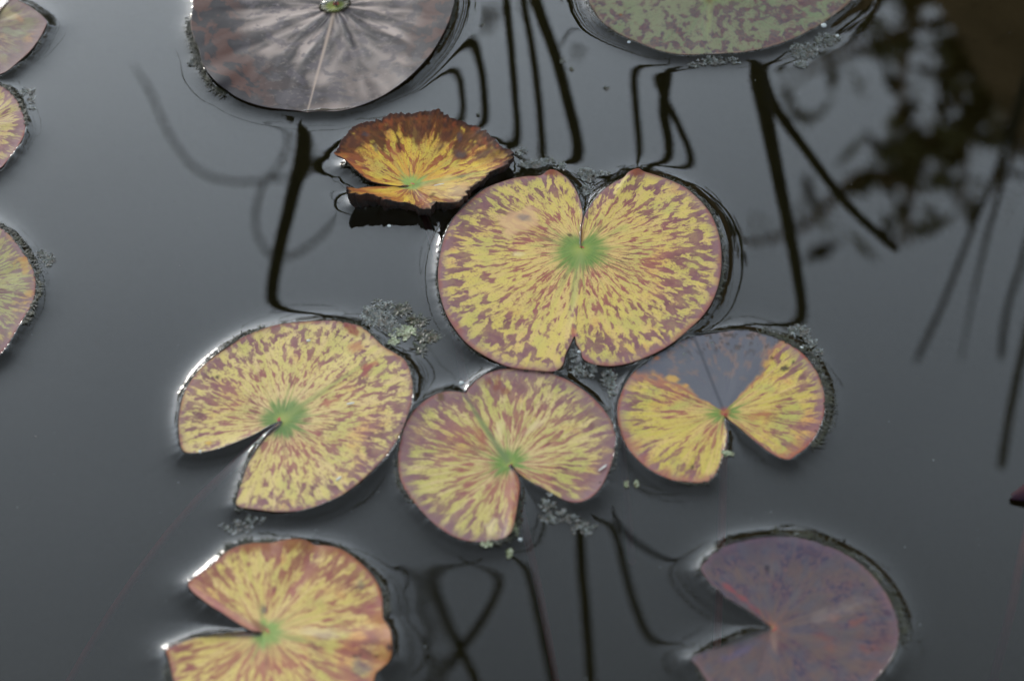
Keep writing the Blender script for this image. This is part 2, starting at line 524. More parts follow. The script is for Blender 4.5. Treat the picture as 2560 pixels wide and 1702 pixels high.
xs = spread(-0.36, 0.36, 0.00115, 3.2)
ys = spread(0.53, 1.16, 0.00115, 3.2)
gx, gy = np.meshgrid(xs, ys)
gz = water_height(gx, gy)
V = np.stack([gx, gy, gz], -1).reshape(-1, 3)
nx, ny = len(xs), len(ys)
i0 = (np.arange(ny - 1)[:, None] * nx + np.arange(nx - 1)[None, :]).ravel()
F = np.stack([i0, i0 + 1, i0 + 1 + nx, i0 + nx], -1)
water = tag(mesh_obj('water', V, F, M_WATER), kind='structure')


def zwater(x, y):
    return float(water_height(np.array([[x]]), np.array([[y]]))[0, 0])


M_GROUND = plain('bank_soil', (0.050, 0.042, 0.016), (0.060, 0.052, 0.020), 9.0, 0.9, 0.2, 0.6, 0.02)
gxs = spread(-4.2, 4.2, 0.14, 90.0)
gys = spread(-4.2, 4.2, 0.14, 90.0)
ax_, ay_ = np.meshgrid(gxs, gys)
rr = np.sqrt(ax_ ** 2 + ay_ ** 2)
ang = np.arctan2(ay_, ax_)
edge = 2.65 + 0.15 * np.sin(ang * 3 + 1) + 0.1 * np.sin(ang * 7)
k_ = np.clip((rr - edge + 0.45) / 0.6, 0, 1)
k_ = k_ * k_ * (3 - 2 * k_)
sh = np.clip((ay_ - 1.02) / 0.26, 0, 1)             # planting shelf for the reeds
az_ = -0.55 + 0.49 * sh * sh * (3 - 2 * sh)
az_ = az_ + (0.15 - az_) * k_ + 0.03 * np.sin(ax_ * 5.1) * np.sin(ay_ * 4.3) * k_
V = np.stack([ax_, ay_, az_], -1).reshape(-1, 3)
nx, ny = len(gxs), len(gys)
i0 = (np.arange(ny - 1)[:, None] * nx + np.arange(nx - 1)[None, :]).ravel()
tag(mesh_obj('ground', V, np.stack([i0, i0 + 1, i0 + 1 + nx, i0 + nx], -1), M_GROUND), kind='structure')


# ------------------------------------------------------------------ leaf materials
def leaf_material(name, seed, yellow=(0.53, 0.400, 0.098), warm=(0.56, 0.360, 0.155), green=(0.36, 0.335, 0.085),
                  blot=(0.275, 0.072, 0.060), blot_rim=(0.160, 0.064, 0.080), thr=0.545, rim_thr=0.05, soft=0.022,
                  centre=(0.078, 0.165, 0.028), cr=0.175, cspike=0.10, cfreq=7.0, rim_col=(0.22, 0.115, 0.125), rim_w=0.06, rim_f=0.75,
                  edge_col=(0.26, 0.05, 0.02), edge_f=0.5, midrib=0.5, rib_col=(0.24, 0.27, 0.085), rib_len=0.8, cold=(4.3, 9.2),
                  speck=0.625, rough=0.40, spec=0.24, iso=0.0, glow=(0.52, 0.225, 0.075), glow_f=0.50, warm_f=0.6, green_f=0.5, Rm=75.0, bump=0.18, vein=0.25):
    t = NT(name)
    th, tt, r = t.sep(t.attr('polar').outputs['Vector'])
    obj = t.node('ShaderNodeTexCoord').outputs['Object']
    wob = t.m('MULTIPLY', t.m('SUBTRACT', t.noise(obj, 90.0, 3.0), 0.5), 1.1)
    rmm = t.m('MULTIPLY', r, 1000.0)
    u = t.m('ADD', t.m('MULTIPLY', th, Rm / cold[0]), wob)
    v = t.m('ADD', t.m('DIVIDE', rmm, cold[1]), seed * 7.3)
    pv = t.xyz(u, v, seed * 3.1)
    if iso:
        sc_ = t.node('ShaderNodeMapping'); t.put(sc_.inputs['Vector'], obj)
        sc_.inputs['Scale'].default_value = (1000.0 / iso, 1000.0 / iso * 0.75, 1.0)
        sc_.inputs['Location'].default_value = (seed, seed * 2, 0)
        pv = sc_.outputs[0]
    n1 = t.noise(pv, 1.0, 5.0, 0.56, 0.35)
    low = t.noise(obj, 28.0, 2.0)
    fine = t.noise(t.xyz(t.m('MULTIPLY', th, Rm / 3.4), t.m('DIVIDE', rmm, 3.4), seed), 1.0, 3.0, 0.6)
    rimk = t.step(tt, 0.62, 1.0)
    ck = t.step(tt, cr * 0.9, cr + 0.22)
    th_eff = t.m('ADD', thr, t.m('MULTIPLY', t.m('SUBTRACT', 0.5, low), 0.26))
    th_eff = t.m('SUBTRACT', th_eff, t.m('MULTIPLY', rimk, rim_thr))
    th_eff = t.m('ADD', th_eff, t.m('MULTIPLY', t.m('SUBTRACT', 1.0, ck), 0.03))
    big = t.over(n1, th_eff, soft)
    small = t.over(fine, t.m('ADD', speck, t.m('MULTIPLY', t.m('SUBTRACT', 0.5, low), 0.2)), soft * 1.5)
    # ground colour
    soft_rad = t.noise(t.xyz(t.m('MULTIPLY', th, Rm / 5.0), t.m('DIVIDE', rmm, 30.0), seed + 9), 1.0, 3.0, 0.6)
    base = t.mix(t.m('MULTIPLY', t.step(soft_rad, 0.42, 0.66), warm_f), yellow, warm)
    base = t.mix(t.m('MULTIPLY', t.step(t.noise(obj, 45.0, 2.0), 0.48, 0.68), green_f), base, green)
    base = t.mix(t.m('MULTIPLY', t.step(t.noise(obj, 33.0, 3.0, 0.6), 0.52, 0.72), glow_f), base, glow)
    base = t.mix(t.m('MULTIPLY', t.m('SUBTRACT', 1.0, t.step(tt, cr, cr + 0.35)), 0.45), base, warm)
    vn = t.noise(t.xyz(t.m('MULTIPLY', th, 5.2), seed * 2.0, t.m('MULTIPLY', tt, 0.5)), 1.0, 1.0)
    vmask = t.m('SUBTRACT', 1.0, t.step(t.m('ABSOLUTE', t.m('SUBTRACT', vn, 0.5)), 0.0, 0.035))
    base = t.mix(t.m('MULTIPLY', vmask, vein), base, green)
    # blotches
    bc = t.mix(t.step(tt, 0.30, 0.95), blot, blot_rim)
    bc = t.mix(t.m('MULTIPLY', t.step(fine, 0.35, 0.7), 0.30), bc, (0.33, 0.16, 0.09))
    bc = t.mix(t.m('MULTIPLY', t.step(t.noise(obj, 55.0, 2.0), 0.52, 0.70), 0.55), bc, (0.105, 0.040, 0.045))
    pink = t.mix(0.5, base, bc)
    halo = t.over(n1, t.m('SUBTRACT', th_eff, 0.035), 0.05)
    base = t.mix(t.m('MULTIPLY', halo, 0.42), base, pink)
    base = t.mix(t.m('MULTIPLY', small, 0.70), base, bc)
    tiny = t.over(t.noise(obj, 900.0, 2.0, 0.6), t.m('ADD', 0.60, t.m('MULTIPLY', t.m('SUBTRACT', 0.5, low), 0.25)), 0.03)
    base = t.mix(t.m('MULTIPLY', tiny, 0.42), base, bc)
    dens = t.m('MULTIPLY_ADD', t.step(t.noise(obj, 120.0, 3.0), 0.30, 0.62), 0.26, 0.72)
    col = t.mix(t.m('MULTIPLY', big, dens), base, bc)
    # rim
    rn = t.m('ADD', tt, t.m('MULTIPLY', t.m('SUBTRACT', n1, 0.5), 0.12))
    col = t.mix(t.m('MULTIPLY', t.step(rn, 1.0 - rim_w * 1.6, 1.0), rim_f), col, rim_col)
    en = t.m('ADD', tt, t.m('MULTIPLY', t.m('SUBTRACT', t.noise(obj, 40.0, 4.0, 0.65), 0.5), 0.14))
    col = t.mix(t.m('MULTIPLY', t.step(en, 0.965, 1.01), edge_f), col, edge_col)
    col = t.mix(t.m('MULTIPLY', t.step(t.m('ADD', tt, t.m('MULTIPLY', t.m('SUBTRACT', fine, 0.5), 0.02)), 0.984, 1.0), 0.55), col, (0.10, 0.045, 0.035))
    # green heart of the leaf
    spike = t.noise(t.xyz(t.m('MULTIPLY', th, cfreq), seed * 5.0, 0.0), 1.0, 2.0, 0.6)
    cn = t.m('ADD', tt, t.m('MULTIPLY', t.m('SUBTRACT', spike, 0.5), -cspike * 2.2))
    cm = t.m('SUBTRACT', 1.0, t.step(t.m('ADD', cn, t.m('MULTIPLY', t.m('SUBTRACT', t.noise(obj, 160.0, 3.0), 0.5), 0.10)), cr - 0.06, cr + 0.06))
    cc = t.mix(t.step(fine, 0.3, 0.75), centre, tuple(min(1, c * 1.45) for c in centre))
    cc = t.mix(t.m('SUBTRACT', 1.0, t.step(tt, 0.0, cr * 0.55)), cc, (0.24, 0.30, 0.045))
    col = t.mix(t.m('MULTIPLY', cm, 0.86), col, cc)
    ray = t.m('MULTIPLY', vmask, t.m('SUBTRACT', 1.0, t.step(tt, cr, cr + 0.30)))
    col = t.mix(t.m('MULTIPLY', ray, 0.5), col, cc)
    # midrib opposite the notch
    rib = t.attr('rib').outputs['Fac']
    ribm = t.m('MULTIPLY', rib, t.m('SUBTRACT', 1.0, t.step(tt, rib_len * 0.5, rib_len)))
    col = t.mix(t.m('MULTIPLY', ribm, midrib), col, rib_col)
    # stains traced on the leaf
    pa = t.attr('paint')
    col = t.mix(pa.outputs['Alpha'], col, pa.outputs['Color'])
    # tiny dark specks
    vor = t.node('ShaderNodeTexVoronoi'); vor.inputs['Scale'].default_value = 70.0
    t.put(vor.inputs['Vector'], obj)
    dot = t.m('SUBTRACT', 1.0, t.step(vor.outputs['Distance'], 0.035, 0.06))
    dot = t.m('MULTIPLY', dot, t.over(t.noise(obj, 60.0, 1.0), 0.58, 0.02))
    col = t.mix(t.m('MULTIPLY', dot, 0.8), col, (0.03, 0.02, 0.012))
    hgt = t.m('MULTIPLY', t.m('ADD', t.m('MULTIPLY', fine, 0.35), t.m('MULTIPLY', soft_rad, 0.8)), t.step(tt, 0.05, 0.5))
    hgt = t.m('SUBTRACT', hgt, t.m('MULTIPLY', vmask, 0.04))
    hgt = t.m('ADD', hgt, t.m('MULTIPLY', t.noise(obj, 600.0, 2.0), 0.12))
    hgt = t.m('ADD', hgt, t.m('MULTIPLY', t.noise(obj, 85.0, 3.0, 0.55), 2.2))
    rg = t.m('ADD', rough, t.m('MULTIPLY', t.m('SUBTRACT', soft_rad, 0.5), 0.25))
    t.principled(col, rg, spec, t.bump(hgt, bump, 0.0012))
    return t.mat


def brown_material():
    t = NT('brown_blade')
    th, tt, r = t.sep(t.attr('polar').outputs['Vector'])
    obj = t.node('ShaderNodeTexCoord').outputs['Object']
    rmm = t.m('MULTIPLY', r, 1000.0)
    wob = t.m('MULTIPLY', t.m('SUBTRACT', t.noise(obj, 22.0, 2.0), 0.5), 0.9)
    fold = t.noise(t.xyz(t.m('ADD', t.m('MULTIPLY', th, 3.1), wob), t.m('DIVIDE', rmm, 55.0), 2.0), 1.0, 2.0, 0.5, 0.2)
    blo = t.noise(t.xyz(t.m('ADD', t.m('MULTIPLY', th, 5.0), wob), t.m('DIVIDE', rmm, 11.0), 5.0), 1.0, 3.5, 0.6, 0.4)
    fine = t.noise(obj, 260.0, 4.0, 0.65)
    col = t.mix(t.step(fold, 0.40, 0.66), (0.024, 0.017, 0.017), (0.36, 0.282, 0.245))  # pale folds: waxy sky sheen painted into the base colour
    col = t.mix(t.m('MULTIPLY', t.step(blo, 0.50, 0.60), 0.70), col, (0.075, 0.058, 0.066))
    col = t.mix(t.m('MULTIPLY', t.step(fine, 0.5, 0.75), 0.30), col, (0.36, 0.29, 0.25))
    rn = t.m('ADD', tt, t.m('MULTIPLY', t.m('SUBTRACT', t.noise(obj, 30.0, 3.0), 0.5), 0.35))
    rimk = t.m('MULTIPLY', t.step(rn, 0.55, 0.80), t.attr('rib2').outputs['Fac'])
    brown = t.mix(t.step(blo, 0.46, 0.53), (0.066, 0.021, 0.012), (0.010, 0.006, 0.008))
    col = t.mix(t.m('MULTIPLY', rimk, 0.92), col, brown)
    rib = t.attr('rib').outputs['Fac']
    col = t.mix(t.m('MULTIPLY', rib, 0.7), col, (0.42, 0.31, 0.24))
    cm = t.m('SUBTRACT', 1.0, t.step(tt, 0.05, 0.085))
    col = t.mix(cm, col, (0.20, 0.22, 0.03))
    hgt = t.m('ADD', t.m('MULTIPLY', fold, 3.0), t.m('ADD', t.m('MULTIPLY', fine, 0.10), t.m('MULTIPLY', blo, 0.25)))
    t.principled(col, t.m('ADD', 0.34, t.m('MULTIPLY', fine, 0.12)), 0.3, t.bump(hgt, 0.38, 0.0016))
    return t.mat


M_UNDER = plain('leaf_underside', (0.050, 0.018, 0.014), (0.022, 0.011, 0.008), 60.0, 0.5, 0.5, 0.3, 0.001)
M_STEM = plain('petiole_red', (0.46, 0.075, 0.06), (0.34, 0.060, 0.045), 50.0, 0.5, 0.4, 0.2, 0.001)
M_ALGAE = plain('wet_algae', (0.010, 0.010, 0.004), (0.028, 0.028, 0.008), 180.0, 0.5, 0.5, 0.4, 0.001)

MATS = {
    'heart': leaf_material('heart_blade', 1.0, thr=0.540),
    'yellow': leaf_material('yellow_blade', 2.0, yellow=(0.55, 0.430, 0.140), warm=(0.58, 0.40, 0.21), blot=(0.285, 0.090, 0.078), blot_rim=(0.180, 0.075, 0.088), thr=0.552, cr=0.19, cspike=0.16, cfreq=4.5, cold=(4.8, 7.0), centre=(0.070, 0.150, 0.032), rim_f=0.45, midrib=0.55, rib_len=1.0, speck=0.60, soft=0.03),
    'pinkish': leaf_material('pinkish_blade', 3.0, yellow=(0.45, 0.370, 0.115), warm=(0.56, 0.40, 0.21), blot=(0.275, 0.088, 0.072), blot_rim=(0.165, 0.078, 0.090), rim_f=0.85, rim_col=(0.185, 0.098, 0.105), thr=0.520, cr=0.15, cspike=0.20, cfreq=3.0, cold=(5.2, 11.0), green_f=0.85, soft=0.045, midrib=0.8, rib_len=1.15, vein=0.5, rim_w=0.10, rib_col=(0.12, 0.16, 0.06)),
    'greysector': leaf_material('sector_blade', 4.0, thr=0.565, cr=0.13, cspike=0.25, cfreq=3.0, cold=(5.0, 11.0), green_f=0.9, soft=0.04, glow_f=0.7, midrib=0.0, rim_w=0.09, edge_f=0.8, yellow=(0.47, 0.365, 0.070)),
    'wavy': leaf_material('wavy_blade', 5.0, yellow=(0.54, 0.405, 0.120), warm=(0.60, 0.405, 0.19), blot=(0.32, 0.10, 0.075), blot_rim=(0.235, 0.075, 0.060), thr=0.535, cr=0.13, cspike=0.10, cfreq=3.0, cold=(5.0, 9.0), glow_f=0.8, soft=0.05, centre=(0.15, 0.26, 0.065), midrib=0.5, rib_len=0.5, edge_col=(0.28, 0.06, 0.015), edge_f=0.9, rim_col=(0.30, 0.12, 0.10)),
    'purple': leaf_material('purple_blade', 6.0, yellow=(0.090, 0.066, 0.068), warm=(0.125, 0.076, 0.058), green=(0.075, 0.066, 0.070), spec=0.22, glow=(0.125, 0.060, 0.050), blot=(0.038, 0.034, 0.062), blot_rim=(0.040, 0.034, 0.060),
                            thr=0.52, soft=0.05, cr=0.035, cspike=0.02, centre=(0.23, 0.08, 0.04), midrib=0.0, rim_col=(0.15, 0.085, 0.095), edge_f=0.2, cold=(13.0, 15.0), speck=0.66, vein=0.0, edge_col=(0.3, 0.15, 0.12)),
    'curled': leaf_material('curled_blade', 7.0, yellow=(0.58, 0.40, 0.050), warm=(0.52, 0.225, 0.050), warm_f=0.8, glow_f=0.55, spec=0.18, blot=(0.27, 0.055, 0.020), blot_rim=(0.16, 0.035, 0.014), thr=0.555, cr=0.15, cspike=0.14, cfreq=4.0, Rm=45.0, cold=(6.0, 12.0), soft=0.03, midrib=0.6, rib_len=1.0, vein=0.35,
                            centre=(0.17, 0.28, 0.07), rim_f=0.0, edge_f=0.3, bump=0.16, rough=0.5, rib_col=(0.14, 0.20, 0.06)),
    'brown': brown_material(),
    'green': leaf_material('green_blade', 9.0, yellow=(0.165, 0.172, 0.098), warm=(0.18, 0.168, 0.105), green=(0.120, 0.165, 0.080), glow_f=0.0, blot=(0.062, 0.043, 0.058), blot_rim=(0.062, 0.042, 0.058), thr=0.535, green_f=0.5, Rm=95.0, iso=6.5, soft=0.025, warm_f=0.3, cr=0.06, cspike=0.04,
                           centre=(0.13, 0.22, 0.05), rim_col=(0.22, 0.16, 0.11), rim_w=0.02, edge_f=0.35, edge_col=(0.12, 0.05, 0.03), cold=(8.0, 13.0), speck=0.60, vein=0.45, midrib=0.3),
    'corner': leaf_material('corner_blade', 10.0, yellow=(0.20, 0.155, 0.085), warm=(0.21, 0.135, 0.095), green=(0.115, 0.135, 0.065), blot=(0.085, 0.050, 0.062), blot_rim=(0.105, 0.066, 0.075), thr=0.52, soft=0.05, rim_col=(0.18, 0.115, 0.11), rim_w=0.14, edge_f=0.2, cold=(9.0, 14.0), rough=0.55, spec=0.3),
    'small': leaf_material('small_blade', 11.0, yellow=(0.40, 0.30, 0.095), warm=(0.42, 0.27, 0.16), blot=(0.22, 0.085, 0.085), thr=0.54, rim_w=0.12, soft=0.03, Rm=45.0, rough=0.55, spec=0.3),
    'nicked': leaf_material('nicked_blade', 12.0, yellow=(0.27, 0.245, 0.085), warm=(0.30, 0.215, 0.09), thr=0.54, green=(0.29, 0.31, 0.12), blot=(0.16, 0.085, 0.08), blot_rim=(0.135, 0.075, 0.085), rim_w=0.05, rough=0.55, spec=0.3),
}

# ------------------------------------------------------------------ build the lily pads
RINGS = np.array([0, .012, .03, .055, .085, .12, .155, .19, .23, .27, .31, .35, .39, .43, .47, .51, .55, .59, .63, .67, .71, .745, .78, .81, .84, .87, .895, .92, .94, .957, .97, .98, .988, .994, 1.0])


def paint_for(key, px, py, tt):
    """stains with a shape of their own: per-vertex colour and cover, px/py in the leaf's tracing frame"""
    n = len(px)
    C = np.zeros((n, 4), np.float32)

    def put(mask, col):
        m = np.clip(mask, 0, 1)[:, None]
        a = C[:, 3:4]
        na = m + a * (1 - m)
        C[:, :3] = np.where(na > 1e-6, (np.array(col, np.float32) * m + C[:, :3] * a * (1 - m)) / np.maximum(na, 1e-6), C[:, :3])
        C[:, 3:4] = na

    def N(sc, off=0.0):
        return np.array([nz(x * sc, y * sc, off) for x, y in zip(px, py)])

    def sm(x, lo, hi):
        u = np.clip((x - lo) / (hi - lo), 0, 1)
        return u * u * (3 - 2 * u)

    def blob(cx, cy, rx, ry, rot=0.0, soft=0.5):
        c, s_ = math.cos(rot), math.sin(rot)
        dx, dy = px - cx, py - cy
        q = np.sqrt(((dx * c + dy * s_) / rx) ** 2 + ((-dx * s_ + dy * c) / ry) ** 2)
        return q

    if key == 'heart':
        w = N(0.012, 3) * 0.55 + N(0.035, 5) * 0.35
        q = blob(705, 440, 190, 120, -0.35) + w
        put(0.80 * (1 - sm(q, 0.55, 1.05)), (0.56, 0.345, 0.17))
        q = blob(735, 422, 55, 30, 0.1) + w * 0.5
        put(0.85 * (1 - sm(q, 0.5, 1.1)), (0.20, 0.145, 0.125))
        q = blob(690, 690, 70, 22, 0.0) + w
        put(0.6 * (1 - sm(q, 0.4, 1.1)), (0.62, 0.50, 0.27))
        q = blob(1105, 1260, 26, 60, 0.1) + w
        put(0.6 * (1 - sm(q, 0.4, 1.1)), (0.38, 0.09, 0.06))
        for tip in ((945, 80), (1560, 78)):
            q = blob(tip[0], tip[1], 85, 42) + w
            put(0.85 * (1 - sm(q, 0.4, 1.1)), (0.20, 0.045, 0.018))
        q = blob(1078, 555, 17, 14) + 0.4 * w
        put(0.9 * (1 - sm(q, 0.6, 1.1)), (0.03, 0.02, 0.01))
        d = np.minimum(np.abs(px - (1160 + np.clip(405 - py, 0, 400) * 0.55)), 999)
        put(0.55 * (1 - sm(d, 2, 26)) * (py < 600) * (px > 1150), (0.24, 0.06, 0.03))
    if key == 'yellow':
        w = N(0.014, 3) * 0.6 + N(0.04, 5) * 0.35
        q = blob(1640, 285, 95, 65, 0.0) + w
        put(0.85 * (1 - sm(q, 0.5, 1.0)), (0.40, 0.185, 0.075))
        q = blob(1630, 150, 110, 55, 0.3) + w
        put(0.8 * (1 - sm(q, 0.4, 1.0)), (0.19, 0.028, 0.015))
        q = blob(1715, 200, 28, 55, -0.2) + w
        put(0.8 * (1 - sm(q, 0.5, 1.0)), (0.10, 0.035, 0.05))
        q = blob(1430, 755, 75, 32, -0.45) + w
        put(0.75 * (1 - sm(q, 0.4, 1.1)), (0.33, 0.075, 0.065))
        q = blob(1760, 455, 80, 32, -0.35) + w
        put(0.7 * (1 - sm(q, 0.4, 1.1)), (0.33, 0.075, 0.060))
        q = blob(1720, 525, 55, 26, 0.1) + w
        put(0.7 * (1 - sm(q, 0.4, 1.1)), (0.30, 0.075, 0.070))
        q = blob(400, 1108, 38, 22) + w * .6
        put(0.75 * (1 - sm(q, 0.4, 1.1)), (0.50, 0.29, 0.04))
        q = blob(485, 545, 26, 16) + w
        put(0.9 * (1 - sm(q, 0.5, 1.0)), (0.045, 0.028, 0.012))
        q = blob(830, 972, 22, 14) + w
        put(0.9 * (1 - sm(q, 0.5, 1.0)), (0.06, 0.02, 0.008))
    if key == 'pinkish':
        w = N(0.014, 3) * 0.6 + N(0.04, 5) * 0.3
        q = blob(545, 315, 55, 45) + w
        put(0.85 * (1 - sm(q, 0.4, 1.0)), (0.10, 0.055, 0.02))
        for cx, cy, rx, ry in ((1020, 200, 60, 70), (1085, 260, 60, 40), (960, 180, 50, 60)):
            q = blob(cx, cy, rx, ry) + w
            put(0.7 * (1 - sm(q, 0.4, 1.05)), (0.19, 0.05, 0.03))
        d = np.abs(px - 1170 - (py - 1000) * 0.02)
        put(0.9 * (1 - sm(d, 30, 115)) * sm(py, 900, 1010) * (1 - sm(py, 1300, 1450)) * (0.6 + 0.5 * N(0.02, 2)), (0.25, 0.060, 0.018))
        put(0.5 * (1 - sm(blob(980, 1400, 60, 110, 0.35) + w, 0.3, 1.1)), (0.60, 0.49, 0.28))
        put(0.55 * (1 - sm(blob(1040, 570, 45, 120, 0.15) + w, 0.3, 1.1)), (0.60, 0.50, 0.24))
        put(0.55 * (1 - sm(blob(1330, 560, 140, 35, -0.6) + w, 0.3, 1.1)), (0.62, 0.47, 0.27))
        put(0.6 * (1 - sm(blob(880, 650, 60, 170, -0.45) + w, 0.2, 1.0)), (0.30, 0.10, 0.055))
    if key == 'greysector':
        w = N(0.010, 3) * 0.6 + N(0.03, 5) * 0.35
        cx, cy = 1045, 770
        a = np.degrees(np.arctan2(-(py - cy), px - cx))
        a = np.where(a < -90, a + 360, a)
        rr_ = np.hypot(px - cx, py - cy)
        lo_ = 46 + 8 * w + np.where(rr_ > 500, 6, 0)
        hi_ = 150 + 9 * w + 5 * sm(rr_, 450, 800)
        inside = sm(a, lo_ - 4.0, lo_ + 4.0) * (1 - sm(a, hi_ - 4.0, hi_ + 4.0))
        rimorange = sm(a, lo_ - 7, lo_) * (1 - sm(a, hi_, hi_ + 7))
        put(0.6 * rimorange, (0.46, 0.17, 0.06))
        put(0.96 * inside, (0.088, 0.096, 0.118))
        put(0.6 * inside * sm(N(0.012, 8) + 0.5 * N(0.03, 4), 0.0, 0.45) * sm(-(py - 520), -60, 100), (0.20, 0.125, 0.10))
        put(0.7 * inside * sm(N(0.02, 18) + 0.5 * N(0.05, 4), 0.15, 0.4) * sm(-(py - 300), -60, 100), (0.05, 0.035, 0.028))
        d = np.abs((px - cx) - (py - cy) * 0.40)
        put(0.75 * inside * (1 - sm(d, 6, 22)), (0.055, 0.055, 0.065))
        put(0.85 * (1 - sm(blob(610, 490, 62, 34, 0.1) + w * .6, 0.6, 1.0)), (0.50, 0.29, 0.07))
        put(0.85 * (1 - sm(blob(735, 552, 26, 14, 0.2) + w * .6, 0.5, 1.0)), (0.50, 0.25, 0.06))
        put(0.85 * (1 - sm(blob(480, 320, 34, 22, 0) + w * .6, 0.5, 1.0)), (0.33, 0.13, 0.06))
        put(0.8 * (1 - sm(blob(1050, 775, 55, 48) + w * .4, 0.4, 1.1)), (0.28, 0.06, 0.035))
        for q_ in ((1450, 315, 16, 16), (1560, 400, 38, 24), (1625, 355, 14, 14), (780, 1240, 22, 18)):
            put(0.9 * (1 - sm(blob(*q_) + w, 0.5, 1.0)), (0.035, 0.022, 0.012))
        put(0.6 * (1 - sm(blob(1350, 800, 130, 42, -0.25) + w, 0.3, 1.0)), (0.38, 0.15, 0.06))
        put(0.55 * sm(py, 1000, 1150) * (px > 1200) * sm(N(0.03, 2), -0.2, 0.3), (0.42, 0.14, 0.06))
        put(0.55 * sm(tt + 0.22 * w, 0.84, 1.0) * sm(py, 700, 1100), (0.30, 0.090, 0.055))
    if key == 'wavy':
        w = N(0.010, 3) * 0.6 + N(0.03, 5) * 0.35
        q = tt + 0.10 * w
        back = sm(-(py - 420), -100, 120) * sm(px, 750, 950)
        put(0.75 * back * sm(q, 0.86, 0.97), (0.22, 0.075, 0.025))
        right = sm(px, 2050, 2200) * sm(py, 780, 950)
        put(0.7 * right * sm(q, 0.82, 0.97), (0.33, 0.13, 0.035))
        put(0.6 * (1 - sm(blob(420, 620, 90, 70) + w, 0.2, 1.2)), (0.40, 0.19, 0.11))
        d = np.abs((py - 1085) - (px - 1060) * 0.60)
        put(0.7 * (1 - sm(d, 15, 75)) * (px < 1060) * (py < 1090), (0.40, 0.165, 0.145))
        put(0.75 * (1 - sm(blob(1040, 1020, 120, 48, 0.6) + w, 0.3, 1.1)), (0.20, 0.06, 0.04))
        put(0.8 * (1 - sm(blob(1100, 880, 32, 70) + w, 0.3, 1.1)), (0.085, 0.075, 0.075))
        for q_ in ((2330, 1230, 34, 52), (2215, 1315, 34, 18), (1995, 1310, 24, 24)):
            put(0.92 * (1 - sm(blob(*q_) + w, 0.5, 1.0)), (0.03, 0.014, 0.014))
        put(0.7 * (1 - sm(blob(2050, 1430, 120, 90, 0.5) + w, 0.4, 1.1)), (0.125, 0.095, 0.085))
        put(0.5 * (1 - sm(blob(1650, 1080, 260, 70, 0.1) + w, 0.3, 1.1)), (0.60, 0.50, 0.28))
        put(0.6 * (1 - sm(blob(2140, 860, 75, 60) + w, 0.4, 1.0)), (0.27, 0.07, 0.075))
        put(0.55 * (1 - sm(blob(1960, 590, 45, 90, 0.3) + w, 0.3, 1.0)), (0.34, 0.10, 0.06))
        put(0.55 * (1 - sm(blob(2060, 620, 45, 80, 0.1) + w, 0.3, 1.0)), (0.12, 0.10, 0.09))
    if key == 'curled':
        w = N(0.009, 3) * 0.7 + N(0.024, 5) * 0.45
        q = tt + 0.34 * w
        back = sm(-(py - 640), -80, 160)
        an_ = np.arctan2(px - 900, 900 - py)
        A_ = np.array([nz(a * 5.5, 2.7) + 0.5 * nz(a * 13.0, 6.1) for a in an_])
        put(0.95 * back * sm(q + 0.12 * N(0.035, 61) + 0.30 * A_, 0.66, 0.80), (0.075, 0.023, 0.009))
        put(0.7 * back * sm(q, 0.80, 0.9) * sm(N(0.02, 21), -0.1, 0.3), (0.045, 0.018, 0.012))
        put(0.6 * back * sm(q, 0.86, 1.0) * sm(N(0.014, 31), 0.0, 0.3), (0.26, 0.050, 0.012))
        lob = [(960, 340, 85, 85), (1380, 560, 90, 75), (1580, 575, 75, 60), (1230, 380, 70, 60), (330, 440, 130, 80), (1370, 400, 40, 70)]
        for x_, y_, a_, b_ in lob:
            put(0.88 * (1 - sm(blob(x_, y_, a_, b_) + w * .7, 0.7, 1.0)), (0.085, 0.028, 0.014))
        for x_, y_, a_, b_ in ((1375, 565, 60, 50), (1370, 400, 26, 45), (450, 365, 60, 30), (550, 490, 22, 50)):
            put(0.7 * (1 - sm(blob(x_, y_, a_, b_) + w * .7, 0.5, 1.0)), (0.060, 0.045, 0.055))
        put(0.6 * (1 - sm(blob(750, 540, 75, 55) + w, 0.4, 1.0)), (0.38, 0.14, 0.055))
        put(0.55 * (1 - sm(blob(1180, 480, 70, 40) + w, 0.4, 1.0)), (0.22, 0.13, 0.05))
        put(0.75 * sm(q, 0.62, 0.95) * (px < 620) * (py > 560) * (py < 895), (0.36, 0.105, 0.03))
        put(0.7 * sm(tt, 0.40, 0.8) * (px < 820) * (py > 880), (0.30, 0.075, 0.025))
        put(0.5 * (1 - sm(blob(1420, 860, 90, 50) + w, 0.4, 1.0)), (0.42, 0.17, 0.07))
        put(0.45 * (1 - sm(blob(1300, 900, 330, 130) + w, 0.4, 1.1)), (0.58, 0.41, 0.17))
        put(0.9 * (1 - sm(blob(1110, 1045, 45, 16, -0.5) + w * .5, 0.5, 1.0)), (0.025, 0.015, 0.012))
        put(0.85 * (1 - sm(blob(1100, 965, 48, 24, -0.5) + w, 0.5, 1.0)), (0.12, 0.055, 0.02))
        put(0.8 * (1 - sm(blob(660, 985, 60, 16, 0.3) + w, 0.5, 1.0)), (0.10, 0.045, 0.03))
        put(0.22 * back * sm(N(0.02, 41) + 0.6 * N(0.05, 43), -0.1, 0.25) * sm(q, 0.55, 0.8), (0.30, 0.085, 0.018))
        put(0.9 * sm(tt + 0.05 * N(0.03, 51), 0.93, 0.985), (0.035, 0.013, 0.008))
